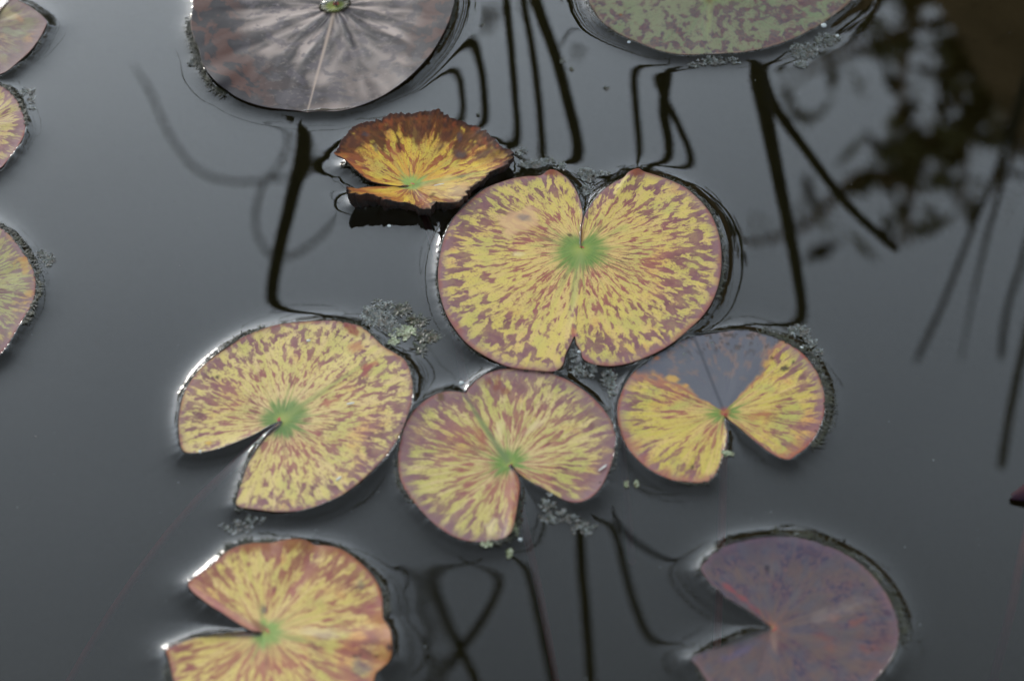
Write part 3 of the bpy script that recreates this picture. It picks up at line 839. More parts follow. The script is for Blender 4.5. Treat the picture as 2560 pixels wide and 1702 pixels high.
    if key == 'purple':
        w = N(0.010, 3) * 0.7 + N(0.03, 5) * 0.4
        put(0.75 * (1 - sm(blob(690, 760, 390, 38, 0.66) + w, 0.2, 1.0)), (0.20, 0.045, 0.05))
        put(0.65 * (1 - sm(blob(860, 960, 140, 30, 0.66) + w, 0.2, 1.0)), (0.085, 0.04, 0.055))
        for q_ in ((1590, 930, 90, 60, 0.2), (1880, 1240, 150, 34, 0.7), (1560, 1240, 110, 50, 0.3), (1480, 1130, 120, 60, 0.6), (1830, 980, 130, 60, -0.5), (2000, 1280, 90, 60, 0.4)):
            put(0.6 * (1 - sm(blob(*q_) + w, 0.2, 1.1)), (0.17, 0.055, 0.042))
        put(0.55 * (1 - sm(blob(1000, 1160, 60, 170, -0.1) + w * .5, 0.2, 1.1)), (0.24, 0.15, 0.115))
        put(0.5 * (1 - sm(blob(1600, 880, 420, 90, -0.3) + w, 0.2, 1.1)), (0.18, 0.14, 0.125))
        put(0.4 * sm(-(py - 420), -80, 150), (0.050, 0.042, 0.070))
        put(0.4 * sm(py, 1000, 1300) * sm(N(0.006, 71), -0.3, 0.3), (0.130, 0.080, 0.062))
        put(0.45 * sm(N(0.008, 81), 0.0, 0.4), (0.072, 0.070, 0.086))
        put(0.9 * (1 - sm(blob(940, 455, 26, 32) + w * .5, 0.4, 1.1)), (0.02, 0.015, 0.02))
        put(0.7 * (1 - sm(blob(2100, 900, 70, 30, 0.2) + w, 0.4, 1.1)), (0.055, 0.025, 0.045))
        put(0.4 * (1 - sm(blob(600, 1310, 280, 50, -0.35) + w, 0.2, 1.1)), (0.10, 0.085, 0.15))
    if key == 'green':
        put(0.9 * (1 - sm(blob(995, 138, 12, 26, 0.1), 0.5, 1.0)), (0.20, 0.05, 0.015))
        w = N(0.010, 3)
        put(0.7 * sm(tt + 0.02 * w, 0.965, 0.995) * sm(N(0.01, 7), -0.2, 0.3), (0.10, 0.045, 0.03))
        put(0.6 * (1 - sm(blob(1820, 0, 60, 60) + w * .5, 0.3, 1.0)), (0.10, 0.035, 0.02))
    if key == 'nicked':
        w = N(0.02, 3)
        put(0.9 * (1 - sm(blob(235, 790, 40, 60, -0.5) + w, 0.3, 1.0)), (0.30, 0.06, 0.015))
        put(0.65 * (1 - sm(blob(240, 860, 100, 110, -0.5) + w, 0.3, 1.0)), (0.38, 0.21, 0.04))
        put(0.6 * (1 - sm(blob(120, 640, 90, 60, 0.6) + w, 0.3, 1.0)), (0.30, 0.16, 0.06))
    if key == 'corner':
        w = N(0.012, 3)
        put(0.7 * (1 - sm(blob(190, 170, 80, 35, 0.7) + w, 0.3, 1.0)), (0.34, 0.17, 0.07))
        put(0.5 * (1 - sm(blob(60, 120, 110, 70, 0.5) + w, 0.3, 1.1)), (0.34, 0.27, 0.12))
        put(0.5 * (1 - sm(blob(130, 280, 110, 50, 0.4) + w, 0.3, 1.1)), (0.17, 0.20, 0.095))
    return C


def build_leaf(key, label, petiole_dir, rib_at=None, rib_w=0.0016):
    L = LEAVES[key]
    c = L['c3']; rim = L['rim3']; p = L.get('p', 2.6); s = L['seed']
    root = tag(empty('lily_pad', c), label, 'lily pad', 'lily pads on the pond')
    nr = len(RINGS)
    T = RINGS[:, None]
    rs = L['rimS']
    X = c[0] + (rs[None, :, 0] - c[0]) * T + (rim - rs)[None, :, 0] * T ** 10
    Y = c[1] + (rs[None, :, 1] - c[1]) * T + (rim - rs)[None, :, 1] * T ** 10
    und = np.array([[nz(math.cos(L['theta'][j]) * 2.2, math.sin(L['theta'][j]) * 2.2, s * 5 + t_ * 1.5) for j in range(NSEG)] for t_ in RINGS])
    fold = np.array([abs(math.sin(L['theta'][j] * 5.5 + 0.5 * nz(j * .02, s))) for j in range(NSEG)])[None, :]
    amp = L.get('und', 0.0014)
    Z = c[2] + (rs[None, :, 2] - c[2]) * T ** p + (rim - rs)[None, :, 2] * T ** 10 + amp * und * T * (1 - T ** 6) + 0.00035 * (fold - 0.6) * np.clip(T * 1.6 - 0.25, 0, 1) * (1 - T ** 8)
    Z = np.maximum(Z, 0.0004)
    top = np.stack([X, Y, Z], -1).reshape(-1, 3)
    low_rings = [0.15, 0.6, 0.9, 0.985]
    lows = []
    for q in low_rings:
        k = int(np.argmin(abs(RINGS - q)))
        v = np.stack([X[k], Y[k], Z[k] - 0.0009], -1)
        lows.append(v)
    V = np.vstack([top] + lows) - c
    F, MI = [], []
    j = np.arange(NSEG - 1)
    for i in range(nr - 1):
        a = i * NSEG
        F.append(np.stack([a + j, a + NSEG + j, a + NSEG + j + 1, a + j + 1], -1)); MI += [0] * (NSEG - 1)
    b0 = nr * NSEG
    prev = (nr - 1) * NSEG
    for i in (3, 2, 1, 0):
        a = b0 + i * NSEG
        F.append(np.stack([prev + j, a + j, a + j + 1, prev + j + 1], -1)); MI += [1] * (NSEG - 1)
        prev = a
    F = np.vstack(F)
    # face direction
    v0, v1, v2 = V[F[NSEG * 5, 0]], V[F[NSEG * 5, 1]], V[F[NSEG * 5, 2]]
    if np.cross(v1 - v0, v2 - v0)[2] < 0:
        F = F[:, ::-1]
    blade = mesh_obj('blade', V, F, [MATS[key], M_UNDER], root, True, MI)
    me = blade.data
    tt = np.repeat(RINGS, NSEG)
    th = np.tile(L['theta'], nr)
    rr_ = np.tile(L['rad'], nr) * tt
    nlow = 4 * NSEG
    pol = np.zeros((len(V), 3), np.float32)
    pol[:nr * NSEG] = np.stack([th, tt, rr_], -1)
    pol[nr * NSEG:, 1] = 1.0
    at_ = me.attributes.new('polar', 'FLOAT_VECTOR', 'POINT')
    at_.data.foreach_set('vector', pol.ravel())
    # tracing-frame position of every vertex for stains
    raw = np.array([(q_[0], q_[1]) for q_ in L['pts']], float)
    out2 = catmull(np.hstack([raw, np.zeros((len(raw), 1))]), NSEG)[:, :2]
    cc = np.array(L['c'], float)
    fx = (cc[0] + (out2[None, :, 0] - cc[0]) * T).ravel()
    fy = (cc[1] + (out2[None, :, 1] - cc[1]) * T).ravel()
    C = np.zeros((len(V), 4), np.float32)
    C[:nr * NSEG] = paint_for(key, fx, fy, tt)
    ca = me.attributes.new('paint', 'FLOAT_COLOR', 'POINT')
    ca.data.foreach_set('color', C.ravel())
    rib = np.zeros(len(V), np.float32)
    if rib_at is not None:
        rd = np.array(rib_at, float) - cc
        rlen = np.linalg.norm(rd); rd /= rlen
        rx, ry = fx - cc[0], fy - cc[1]
        along = rx * rd[0] + ry * rd[1]
        off = np.abs(-rx * rd[1] + ry * rd[0]) * L['f'] * 0.000235
        wid = rib_w * (1.25 - 0.8 * np.clip(along / rlen, 0, 1))
        rib[:nr * NSEG] = np.clip(1.3 - off / wid, 0, 1) * (along > 0)
    ra = me.attributes.new('rib', 'FLOAT', 'POINT')
    ra.data.foreach_set('value', rib)
    if key == 'brown':
        r2 = np.zeros(len(V), np.float32)
        r2[:nr * NSEG] = np.clip((880 - fx) / 380, 0.0, 1.0) + np.clip((fx - 1620) / 250, 0, 0.9) * np.clip((640 - fy) / 300, 0, 1)
        r2 = np.clip(r2, 0.22, 1)
        a2 = me.attributes.new('rib2', 'FLOAT', 'POINT')
        a2.data.foreach_set('value', r2)
    # stalk under the leaf
    dx, dy = petiole_dir
    n = 14
    q = np.linspace(0, 1, n)
    pts = np.stack([dx * q ** 1.1, dy * q ** 1.1, -0.0006 - 0.010 * np.minimum(q * 8, 1) - 0.42 * q ** 1.6], -1)
    pts[:, 2] -= c[2] * np.minimum(q * 6, 1)
    Vp, Fp = tube(pts, np.full(n, 0.0022), 8)
    mesh_obj('petiole', Vp, Fp, M_STEM, root)
    return root


PADS = {}
PADS['heart'] = build_leaf('heart', 'large heart-shaped yellow lily pad with bright green centre and maroon flecks', (0.05, 0.12), (1065, 1290), 0.0030)
PADS['yellow'] = build_leaf('yellow', 'yellow lily pad with wide open notch, spiky green centre and dark algae edge', (-0.24, -0.05), (1900, 310), 0.0016)
PADS['pinkish'] = build_leaf('pinkish', 'yellow and pink lily pad with dark green midrib and rust-red curled notch edge', (0.06, -0.10), (745, 300), 0.0022)
PADS['greysector'] = build_leaf('greysector', 'lily pad with dead grey sector between two yellow mottled halves', (0.002, -0.14))
PADS['wavy'] = build_leaf('wavy', 'yellow lily pad with wavy orange-brown rim and pale green centre', (0.10, 0.06), (1700, 1190), 0.0030)
PADS['purple'] = build_leaf('purple', 'dull purple lily pad with red flecks and thick dark algae rim', (0.10, -0.08))
PADS['curled'] = build_leaf('curled', 'small cupped yellow lily pad with torn, burnt brown edges', (0.04, 0.10), (1700, 720), 0.0012)
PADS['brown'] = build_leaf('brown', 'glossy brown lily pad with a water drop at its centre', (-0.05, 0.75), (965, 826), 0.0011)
PADS['green'] = build_leaf('green', 'green lily pad with purple-grey blotches and grey weed along its rim', (0.06, 0.75), (1780, 505), 0.0016)
PADS['corner'] = build_leaf('corner', 'pinkish green lily pad with pointed lobe and smooth wet edge', (-0.1, 0.05))
PADS['small'] = build_leaf('small', 'small pink and yellow speckled lily pad beside the pointed pinkish one', (-0.08, -0.04))
PADS['nicked'] = build_leaf('nicked', 'olive yellow lily pad with purple blotches and an orange nick in its rim', (-0.02, -0.20))


# ------------------------------------------------------------------ curled margin of the cupped leaf
def curled_margin():
    L = LEAVES['curled']
    root = PADS['curled']; c = L['c3']
    i0, i1 = 215, 400
    idx = np.arange(i0, i1)
    rim = L['rim3'][idx]
    V, F = [], []
    rows = 6
    for r_ in range(rows):
        q = r_ / (rows - 1)
        for k, p in enumerate(rim):
            d = p[:2] - c[:2]; dn = d / (np.linalg.norm(d) + 1e-9)
            fade = min(1, k / 18, (len(rim) - 1 - k) / 14)
            drop = (p[2] + 0.002) * q * fade * (0.72 + 0.34 * nz(k * .11, 5.0) + 0.25 * nz(k * .37, 8.0))
            inn = (0.0008 * math.sin(q * math.pi) - 0.0035 * q * q + 0.0007 * nz(k * .3, q * 3)) * fade
            V.append((p[0] + dn[0] * inn - c[0], p[1] + dn[1] * inn - c[1], p[2] - drop - 0.0004 - c[2]))
    n = len(rim)
    for r_ in range(rows - 1):
        for k in range(n - 1):
            F.append((r_ * n + k, r_ * n + k + 1, (r_ + 1) * n + k + 1, (r_ + 1) * n + k))
    m = plain('burnt_margin', (0.006, 0.004, 0.003), (0.024, 0.008, 0.004), 160.0, 0.5, 0.5, 0.5, 0.001)
    mesh_obj('curled_margin', V, F, m, root)


curled_margin()


# ------------------------------------------------------------------ algae fringes along leaf edges
def fringe(key, spans):
    """spans: (start fraction, end fraction, width mm, density per mm) along the outline"""
    L = LEAVES[key]; root = PADS[key]; c = L['c3']
    P = L['contact3'] if L.get('contact', 1) < 0.9 else L['rim3']
    cum = np.concatenate([[0], np.cumsum(np.linalg.norm(np.diff(P[:, :2], axis=0), axis=1))])
    V, F = [], []
    for f0, f1, wid, den in spans:
        a, b = f0 * cum[-1], f1 * cum[-1]
        # ragged skirt
        n = max(8, int((b - a) / 0.0009))
        base = len(V)
        for k in range(n + 1):
            s_ = a + (b - a) * k / n
            i = min(np.searchsorted(cum, s_), NSEG - 2); i = max(i, 1)
            p = P[i]
            tg = P[min(i + 1, NSEG - 1)][:2] - P[i - 1][:2]; tg = tg / (np.linalg.norm(tg) + 1e-9)
            nn = np.array([tg[1], -tg[0]])
            if np.dot(nn, p[:2] - c[:2]) < 0: nn = -nn
            fade = min(1.0, k / 6, (n - k) / 6) ** 0.5
            w = wid * 0.001 * fade * (0.62 + 0.55 * nz(k * .12, L['seed'], f0 * 9) + 0.35 * nz(k * .5, 4, f0 * 9) + 0.3 * nz(k * 1.3, 7))
            w = max(w, 0.0003)
            q0 = p[:2] - nn * 0.0014; q1 = p[:2] + nn * w
            z = min(p[2] - 0.0004, 0.0022)
            V.append((q0[0] - c[0], q0[1] - c[1], z - c[2]))
            V.append((q1[0] - c[0], q1[1] - c[1], z * 0.55 + 0.0006 - c[2]))
            if k:
                F.append((base + 2 * k - 2, base + 2 * k - 1, base + 2 * k + 1, base + 2 * k))
        # fronds
        m = int((b - a) * 1000 * den)
        for _ in range(m):
            s_ = rng.uniform(a, b)
            i = int(np.clip(np.searchsorted(cum, s_), 1, NSEG - 2))
            p = P[i]
            tg = P[i + 1][:2] - P[i - 1][:2]; tg = tg / (np.linalg.norm(tg) + 1e-9)
            nn = np.array([tg[1], -tg[0]])
            if np.dot(nn, p[:2] - c[:2]) < 0: nn = -nn
            ln = wid * 0.001 * rng.uniform(0.5, 1.5)
            dirv = nn + tg * rng.normal(0, 0.8); dirv /= np.linalg.norm(dirv)
            sd = np.array([-dirv[1], dirv[0]]) * rng.uniform(0.00015, 0.0004)
            st = p[:2] + nn * rng.uniform(-0.001, wid * 0.0006)
            mid = st + dirv * ln * 0.55; end = st + dirv * ln + tg * rng.normal(0, 0.0006)
            z0 = min(p[2], 0.0024) + rng.uniform(-0.0004, 0.0005)
            b_ = len(V)
            for q, zz in ((st - sd, z0), (st + sd, z0), (mid + sd, z0 + 0.0003), (mid - sd, z0 + 0.0003), (end, z0 * 0.5 + rng.uniform(0.0004, 0.0012))):
                V.append((q[0] - c[0], q[1] - c[1], zz - c[2]))
            F.append((b_, b_ + 1, b_ + 2, b_ + 3)); F.append((b_ + 3, b_ + 2, b_ + 4))
    o = mesh_obj('algae_fringe', V, F, M_ALGAE, root, False)
    o['kind'] = 'stuff'


fringe('heart', [(0.14, 0.31, 2.6, 2.2), (0.60, 0.78, 1.6, 1.0), (0.47, 0.56, 1.0, 0.8)])
fringe('yellow', [(0.20, 0.34, 3.2, 1.0), (0.42, 0.60, 1.6, 2.5), (0.86, 0.97, 2.6, 1.5), (0.34, 0.42, 0.7, 0.8)])
fringe('pinkish', [(0.17, 0.28, 2.2, 1.2), (0.58, 0.74, 2.2, 1.6), (0.86, 0.95, 2.8, 2.0)])
fringe('greysector', [(0.15, 0.40, 4.0, 3.0), (0.52, 0.64, 1.0, 0.8), (0.84, 0.93, 1.6, 1.2)])
fringe('wavy', [(0.17, 0.24, 4.2, 2.2), (0.31, 0.44, 3.4, 2.2), (0.78, 0.87, 4.0, 2.0)])
fringe('purple', [(0.25, 0.52, 4.0, 2.6), (0.12, 0.18, 2.5, 1.0), (0.83, 0.87, 2.0, 1.0)])
fringe('curled', [(0.40, 0.54, 3.2, 2.4), (0.03, 0.14, 2.4, 2.0), (0.70, 0.90, 1.2, 1.0)])
fringe('brown', [(0.58, 0.70, 3.6, 2.4), (0.24, 0.34, 2.0, 0.8)])
fringe('green', [(0.62, 0.72, 2.2, 0.6), (0.34, 0.58, 1.2, 0.6)])
fringe('corner', [(0.26, 0.42, 2.0, 0.8)])
fringe('small', [(0.34, 0.56, 2.2, 3.0)])
fringe('nicked', [(0.32, 0.62, 3.4, 2.4)])

# ------------------------------------------------------------------ water drop on the brown leaf
t = NT('drop_water')
fres = t.node('ShaderNodeFresnel'); fres.inputs['IOR'].default_value = 1.6
gl = t.node('ShaderNodeBsdfGlossy'); gl.inputs['Roughness'].default_value = 0.02
tr = t.node('ShaderNodeBsdfTransparent'); tr.inputs['Color'].default_value = (0.9, 0.93, 0.78, 1)
mx = t.node('ShaderNodeMixShader')
t.t.links.new(fres.outputs[0], mx.inputs[0]); t.t.links.new(tr.outputs[0], mx.inputs[1]); t.t.links.new(gl.outputs[0], mx.inputs[2])
t.t.links.new(mx.outputs[0], t.out.inputs['Surface'])
M_DROP = t.mat


def dome(name, c, rx, ry, h, mat, rot=0.0, n=28, rings=9, wob=0.08):
    V, F = [], []
    for r_ in range(rings):
        ph = r_ / (rings - 1) * math.pi / 2
        for k in range(n):
            an = 2 * math.pi * k / n
            q = math.cos(ph) * (1 + wob * math.sin(an * 2 + 1) + wob * .6 * math.sin(an * 3))
            x, y = rx * q * math.cos(an), ry * q * math.sin(an)
            V.append((x * math.cos(rot) - y * math.sin(rot), x * math.sin(rot) + y * math.cos(rot), h * math.sin(ph) ** 0.8))
    for r_ in range(rings - 1):
        for k in range(n):
            k2 = (k + 1) % n
            F.append((r_ * n + k, r_ * n + k2, (r_ + 1) * n + k2, (r_ + 1) * n + k))
    o = mesh_obj(name, V, F, mat)
    o.location = c
    return o


dc = atd(771, 12, 0.0022)
tag(dome('water_drop', (dc[0], dc[1], 0.0012), 0.0098, 0.0075, 0.0050, M_DROP, 0.25), 'clear water drop resting at the centre of the brown lily pad', 'water drop')


# ------------------------------------------------------------------ floating weed and debris
def weed_material(name, dark, light):
    t = NT(name)
    a = t.attr('tone').outputs['Fac']
    ob = t.node('ShaderNodeTexCoord').outputs['Object']
    col = t.mix(a, dark, light)
    col = t.mix(t.m('MULTIPLY', t.step(t.noise(ob, 700.0, 1.0), 0.50, 0.62), 0.55), col, t.mix(t.step(t.noise(ob, 300.0, 1.0), 0.45, 0.55), (0.075, 0.085, 0.030), (0.085, 0.050, 0.025)))
    t.principled(col, 0.35, 0.7)
    return t.mat


M_WEED = weed_material('floating_weed', (0.018, 0.020, 0.016), (0.30, 0.32, 0.30))
M_DUCK = weed_material('duckweed', (0.10, 0.12, 0.04), (0.52, 0.56, 0.36))
M_DARKW = weed_material('dark_weed', (0.010, 0.010, 0.005), (0.05, 0.055, 0.02))


def weed(name, label, cat, spots, mat, arm=(0.0007, 0.0019), wd=0.00028, arms=(3, 7), group=None):
    """spots: (x, y, rx, ry, count) in the 2358-wide view"""
    V, F, tone = [], [], []
    c0 = atd(spots[0][0], spots[0][1])
    pts = []
    for x, y, rx, ry, n in spots:
        for _ in range(n):
            an, q = rng.uniform(0, 2 * math.pi), math.sqrt(rng.uniform(0, 1))
            q = q * (0.75 + 0.35 * nz(math.cos(an) * 2 + x, math.sin(an) * 2 + y))
            pts.append(atd(x + rx * q * math.cos(an), y + ry * q * math.sin(an)))
    pts = np.array(pts)
    zz = water_height(pts[:, 0][None, :], pts[:, 1][None, :])[0]
    for p, z in zip(pts, zz):
        if z < -0.0005:
            continue
        a0 = rng.uniform(0, 6.28)
        k_ = rng.integers(arms[0], arms[1])
        tn = rng.uniform(0, 1) ** 1.6
        for k in range(k_):
            an = a0 + k * 6.283 / k_ + rng.normal(0, 0.35)
            ln = rng.uniform(*arm); rise = rng.uniform(-0.0001, 0.0007)
            d = np.array([math.cos(an), math.sin(an)]); sd = np.array([-d[1], d[0]]) * wd * rng.uniform(.7, 1.5)
            b = len(V)
            m_ = p[:2] + d * ln * .5; e = p[:2] + d * ln
            z1 = z + 0.0003
            for q, q3 in ((p[:2], z1), (m_ + sd, z1 + rise * .7), (e, z1 + rise * .5), (m_ - sd, z1 + rise * .4)):
                V.append((q[0] - c0[0], q[1] - c0[1], q3)); tone.append(tn * rng.uniform(.6, 1.0))
            F.append((b, b + 1, b + 2, b + 3))
    o = mesh_obj(name, V, F, mat, None, False)
    o.location = (c0[0], c0[1], 0)
    a = o.data.attributes.new('tone', 'FLOAT', 'POINT')
    a.data.foreach_set('value', np.array(tone, np.float32))
    return tag(o, label, cat, group)


GW = 'tangles of floating weed'
weed('floating_weed', 'thick grey tangle of floating weed against the green lily pad', 'pond weed',
     [(1855, 120, 45, 22, 170), (1845, 150, 22, 12, 60), (1900, 95, 34, 18, 90), (1925, 90, 14, 12, 25)], M_WEED, group=GW)
weed('floating_weed', 'loose strip of grey weed under the green lily pad, by paired dark reflections', 'pond weed', [(1640, 145, 42, 10, 70), (1600, 152, 20, 6, 20), (1690, 143, 25, 7, 18)], M_WEED, group=GW)
weed('floating_weed', 'grey weed filling the gap between the curled and heart-shaped pads', 'pond weed',
     [(1225, 380, 45, 12, 110), (1260, 372, 22, 10, 50), (1200, 350, 18, 12, 30), (1290, 385, 20, 10, 25)], M_WEED, group=GW)
weed('floating_weed', 'grey weed caught in the notch of the heart-shaped pad', 'pond weed', [(1352, 405, 26, 22, 130), (1350, 440, 12, 18, 50), (1385, 400, 26, 9, 30)], M_WEED, group=GW)
weed('floating_weed', 'silvery weed drifting above the yellow wide-notched pad', 'pond weed',
     [(870, 735, 45, 25, 150), (905, 760, 28, 22, 90), (850, 720, 22, 22, 40), (885, 700, 35, 15, 25)], M_WEED, (0.0009, 0.0026), 0.00035, group=GW)
weed('duckweed_cluster', 'pale yellow-green duckweed cluster beside the yellow wide-notched pad', 'duckweed', [(925, 770, 30, 22, 30), (945, 765, 16, 14, 14), (905, 790, 14, 10, 10)], M_DUCK, (0.0012, 0.0022), 0.0008, (3, 5))
weed('dark_weed', 'dark spiky water weed beside the pale duckweed cluster', 'pond weed', [(985, 775, 28, 16, 26), (960, 740, 22, 14, 26), (930, 715, 18, 12, 20), (965, 800, 10, 22, 8)], M_DARKW, (0.002, 0.0055), 0.0006, (3, 6), group=GW)
weed('floating_weed', 'small silvery weed patch beside the nicked olive pad', 'pond weed', [(112, 600, 18, 18, 60), (95, 585, 12, 14, 25)], M_WEED, group=GW)
weed('floating_weed', 'thin silvery weed strip between the pointed pad and the small speckled pad', 'pond weed', [(62, 213, 26, 9, 40), (72, 235, 10, 26, 26)], M_WEED, group=GW)
weed('floating_weed', 'little tuft of weed at the dark rim of the brown pad', 'pond weed', [(445, 146, 17, 10, 44)], M_WEED, group=GW)
weed('floating_weed', 'pale weed cushion at the rim of the half-dead grey pad', 'pond weed', [(1840, 762, 34, 16, 110), (1865, 790, 18, 20, 50), (1880, 820, 16, 28, 40)], M_WEED, group=GW)
weed('floating_weed', 'wet grey scum between the heart-shaped pad and the two pads it touches', 'pond weed',
     [(1345, 855, 42, 20, 70), (1400, 875, 25, 22, 60), (1410, 905, 10, 25, 22), (1320, 825, 12, 20, 26)], M_WEED, group=GW)
weed('floating_weed', 'scattered grey scum below the notch of the pink and yellow pad', 'pond weed', [(1290, 1190, 60, 22, 60), (1345, 1215, 40, 20, 40), (1260, 1160, 25, 20, 22)], M_WEED, group=GW)
weed('floating_weed', 'small white speck pair floating between the pink and grey-sector pads', 'pond weed', [(1443, 1117, 5, 9, 18), (1466, 1115, 5, 9, 18)], M_DUCK, (0.0005, 0.0012), 0.0004, (4, 6), group=GW)
weed('floating_weed', 'blurred grey scum above the wavy orange-rimmed pad', 'pond weed', [(545, 1215, 50, 20, 36), (585, 1200, 30, 14, 20)], M_WEED, group=GW)
weed('floating_weed', 'two tiny dark weed specks beside the bent stem reflections', 'pond weed', [(1295, 143, 9, 4, 10), (1315, 160, 5, 6, 10)], M_DARKW, (0.0007, 0.0016), group=GW)
weed('floating_weed', 'lone star-shaped weed speck on open water below the green pad', 'pond weed', [(1396, 203, 6, 6, 9)], M_DARKW, (0.0007, 0.0016), group=GW)
weed('floating_weed', 'tiny dark weed speck near the right edge of the brown pad', 'pond weed', [(1110, 59, 7, 3, 8)], M_DARKW, (0.0006, 0.0013), group=GW)
weed('floating_weed', 'tiny weed speck just off the torn rim of the curled pad', 'pond weed', [(1101, 265, 4, 4, 8)], M_DARKW, (0.0006, 0.0013), group=GW)
weed('duckweed_cluster', 'two pale green duckweed pieces at the notch of the grey-sector pad', 'duckweed', [(1672, 1049, 16, 4, 9), (1650, 1055, 9, 6, 6)], M_DUCK, (0.0010, 0.0020), 0.0007, (3, 5))
weed('duckweed_cluster', 'pale green duckweed crumbs under the rust-red notch edge', 'duckweed', [(1186, 1225, 8, 18, 14), (1120, 1258, 16, 7, 8), (1172, 1275, 7, 12, 6)], M_DUCK, (0.0010, 0.0020), 0.0006, (3, 5))

M_BUB = bpy.data.materials.new('bubble_film')
t = NT('bubble_film')
t.principled((0.75, 0.78, 0.76), 0.12, 0.9, None, **{'Alpha': 0.65})
M_BUB = t.mat
for x, y, r_, lab in ((1896, 66, 0.0018, 'white air bubble at the lower rim of the green pad'), (1928, 84, 0.0011, 'small air bubble in the weed beside the green pad'),
                      (1448, 103, 0.0010, 'bright bubble in the wet edge of the green pad'), (462, 1046, 0.0013, 'white bead under the pointed lobe of the yellow pad'),
                      (1333, 818, 0.0010, 'clear bubble in the tear of the heart-shaped pad'), (1063, 884, 0.0013, 'pale bubble above the pink and yellow pad'),
                      (1845, 805, 0.0012, 'pale bead in the algae of the grey-sector pad'), (1198, 1244, 0.0011, 'dim bead under the pink and yellow pad'),
                      (896, 521, 0.0011, 'bubble in the reflection of the curled pad'), (1269, 862, 0.0010, 'tiny bead where the heart-shaped and pink pads meet'),
                      (1834, 1234, 0.0009, 'tiny pale bead on the algae rim of the purple pad')):
    p = atd(x, y)
    o = dome('air_bubble', (p[0], p[1], max(0.0, zwater(p[0], p[1]))), r_, r_ * .9, r_ * .9, M_BUB, 0, 12, 6, 0.05)
    tag(o, lab, 'bubble', 'bubbles on the water')

# little seeds and drops lying on the leaves
M_SEED = plain('seed_husk', (0.62, 0.60, 0.55), (0.45, 0.42, 0.36), 300.0, 0.5, 0.4, 0.2, 0.0005)


def on_leaf(key, zx, zy):
    L = LEAVES[key]
    return at(L['ox'] + zx * L['f'], L['oy'] + zy * L['f'], 0.0028)


for key, zx, zy, rx, ry, rot, lab in (('yellow', 1250, 240, .0011, .0009, 0, 'round white seed on the yellow wide-notched pad'),
                                      ('yellow', 1505, 1400, .0018, .0007, .8, 'slanted pale seed husk low on the yellow wide-notched pad'),
                                      ('yellow', 1605, 768, .0020, .0007, .2, 'flat grey seed husk near the midrib of the yellow pad'),
                                      ('pinkish', 1910, 905, .0028, .0006, .75, 'thin white sliver lying on the pink and yellow pad'),
                                      ('greysector', 690, 215, .0008, .0008, 0, 'clear bead on the dead grey sector'),
                                      ('greysector', 710, 285, .0009, .0008, 0, 'larger clear bead on the dead grey sector'),
                                      ('greysector', 940, 187, .0011, .0006, 0, 'flat glinting bead on the brown part of the grey sector'),
                                      ('curled', 1360, 480, .0012, .0005, .3, 'white glinting speck on the brown rim of the curled pad'),
                                      ('curled', 1170, 900, .0030, .0004, .3, 'straw-coloured fibre lying in the curled pad')):
    p = on_leaf(key, zx, zy)
    o = dome('seed', (p[0], p[1], 0.0026 if key != 'curled' else 0.0050), rx, ry, min(rx, ry) * .9, M_SEED if 'bead' not in lab else M_DROP, rot, 12, 6, 0.1)
    tag(o, lab, 'seed' if 'bead' not in lab else 'water bead', 'specks lying on the pads')

# pollen and dust on the open water
V, F, tone = [], [], []
for _ in range(230):
    p = at(rng.uniform(-60, 2620), rng.uniform(-60, 1760))
    z = zwater(p[0], p[1]) if _ % 1 == 0 else 0
    if z < 0 or z > 0.0012:
        continue
    r_ = rng.uniform(0.00012, 0.00042); a0 = rng.uniform(0, 6.28); b = len(V)
    for q in range(5):
        V.append((p[0] + r_ * math.cos(a0 + q * 1.2566) * rng.uniform(.6, 1.4), p[1] + r_ * math.sin(a0 + q * 1.2566) * rng.uniform(.6, 1.4), z + 0.00015))
        tone.append(rng.uniform(0, 1))
    F.append(tuple(range(b, b + 5)))
o = mesh_obj('pollen_dust', V, F, M_WEED, None, False)
a_ = o.data.attributes.new('tone', 'FLOAT', 'POINT'); a_.data.foreach_set('value', np.array(tone, np.float32))
tag(o, 'fine pollen and dust specks scattered on the open water', 'pollen', kind='stuff')

# rolled young leaf at the water's surface beside the frame edge
p0 = atd(2325, 1150); p1 = atd(2440, 1118)
V, F = [], []
rows, cols = 16, 9
for i in range(rows):
    q = i / (rows - 1)
    cx_, cy_ = p0[:2] + (p1[:2] - p0[:2]) * q
    w = 0.0062 * math.sin(min(1, q * 1.6 + .12) * math.pi / 2) * (1 + .1 * nz(i * .7))
    for k in range(cols):
        an = -0.4 + k / (cols - 1) * 4.1
        V.append((cx_ - p0[0] + 0.004 * math.sin(an) * .2, cy_ - p0[1] + w * math.cos(an), 0.002 + w * .8 * math.sin(an) + 0.002 * q))
for i in range(rows - 1):
    for k in range(cols - 1):
        F.append((i * cols + k, (i + 1) * cols + k, (i + 1) * cols + k + 1, i * cols + k + 1))
yr = tag(empty('rolled_leaf', (p0[0], p0[1], 0)), 'rolled dark red young leaf poking out of the open water', 'leaf')
mesh_obj('blade', V, F, plain('young_leaf', (0.040, 0.012, 0.016), (0.012, 0.009, 0.020), 90.0, 0.6, 0.1, 0.3, 0.001), yr)
st = [atd(2380, 1165, -0.004), atd(2350, 1290, -0.02), atd(2325, 1420, -0.05), atd(2290, 1560, -0.10), atd(2250, 1700, -0.2)]
Vs, Fs = tube(catmull(np.array(st) - np.array([p0[0], p0[1], 0]), 20), np.full(20, 0.0024), 8)
mesh_obj('petiole', Vs, Fs, M_STEM, yr)

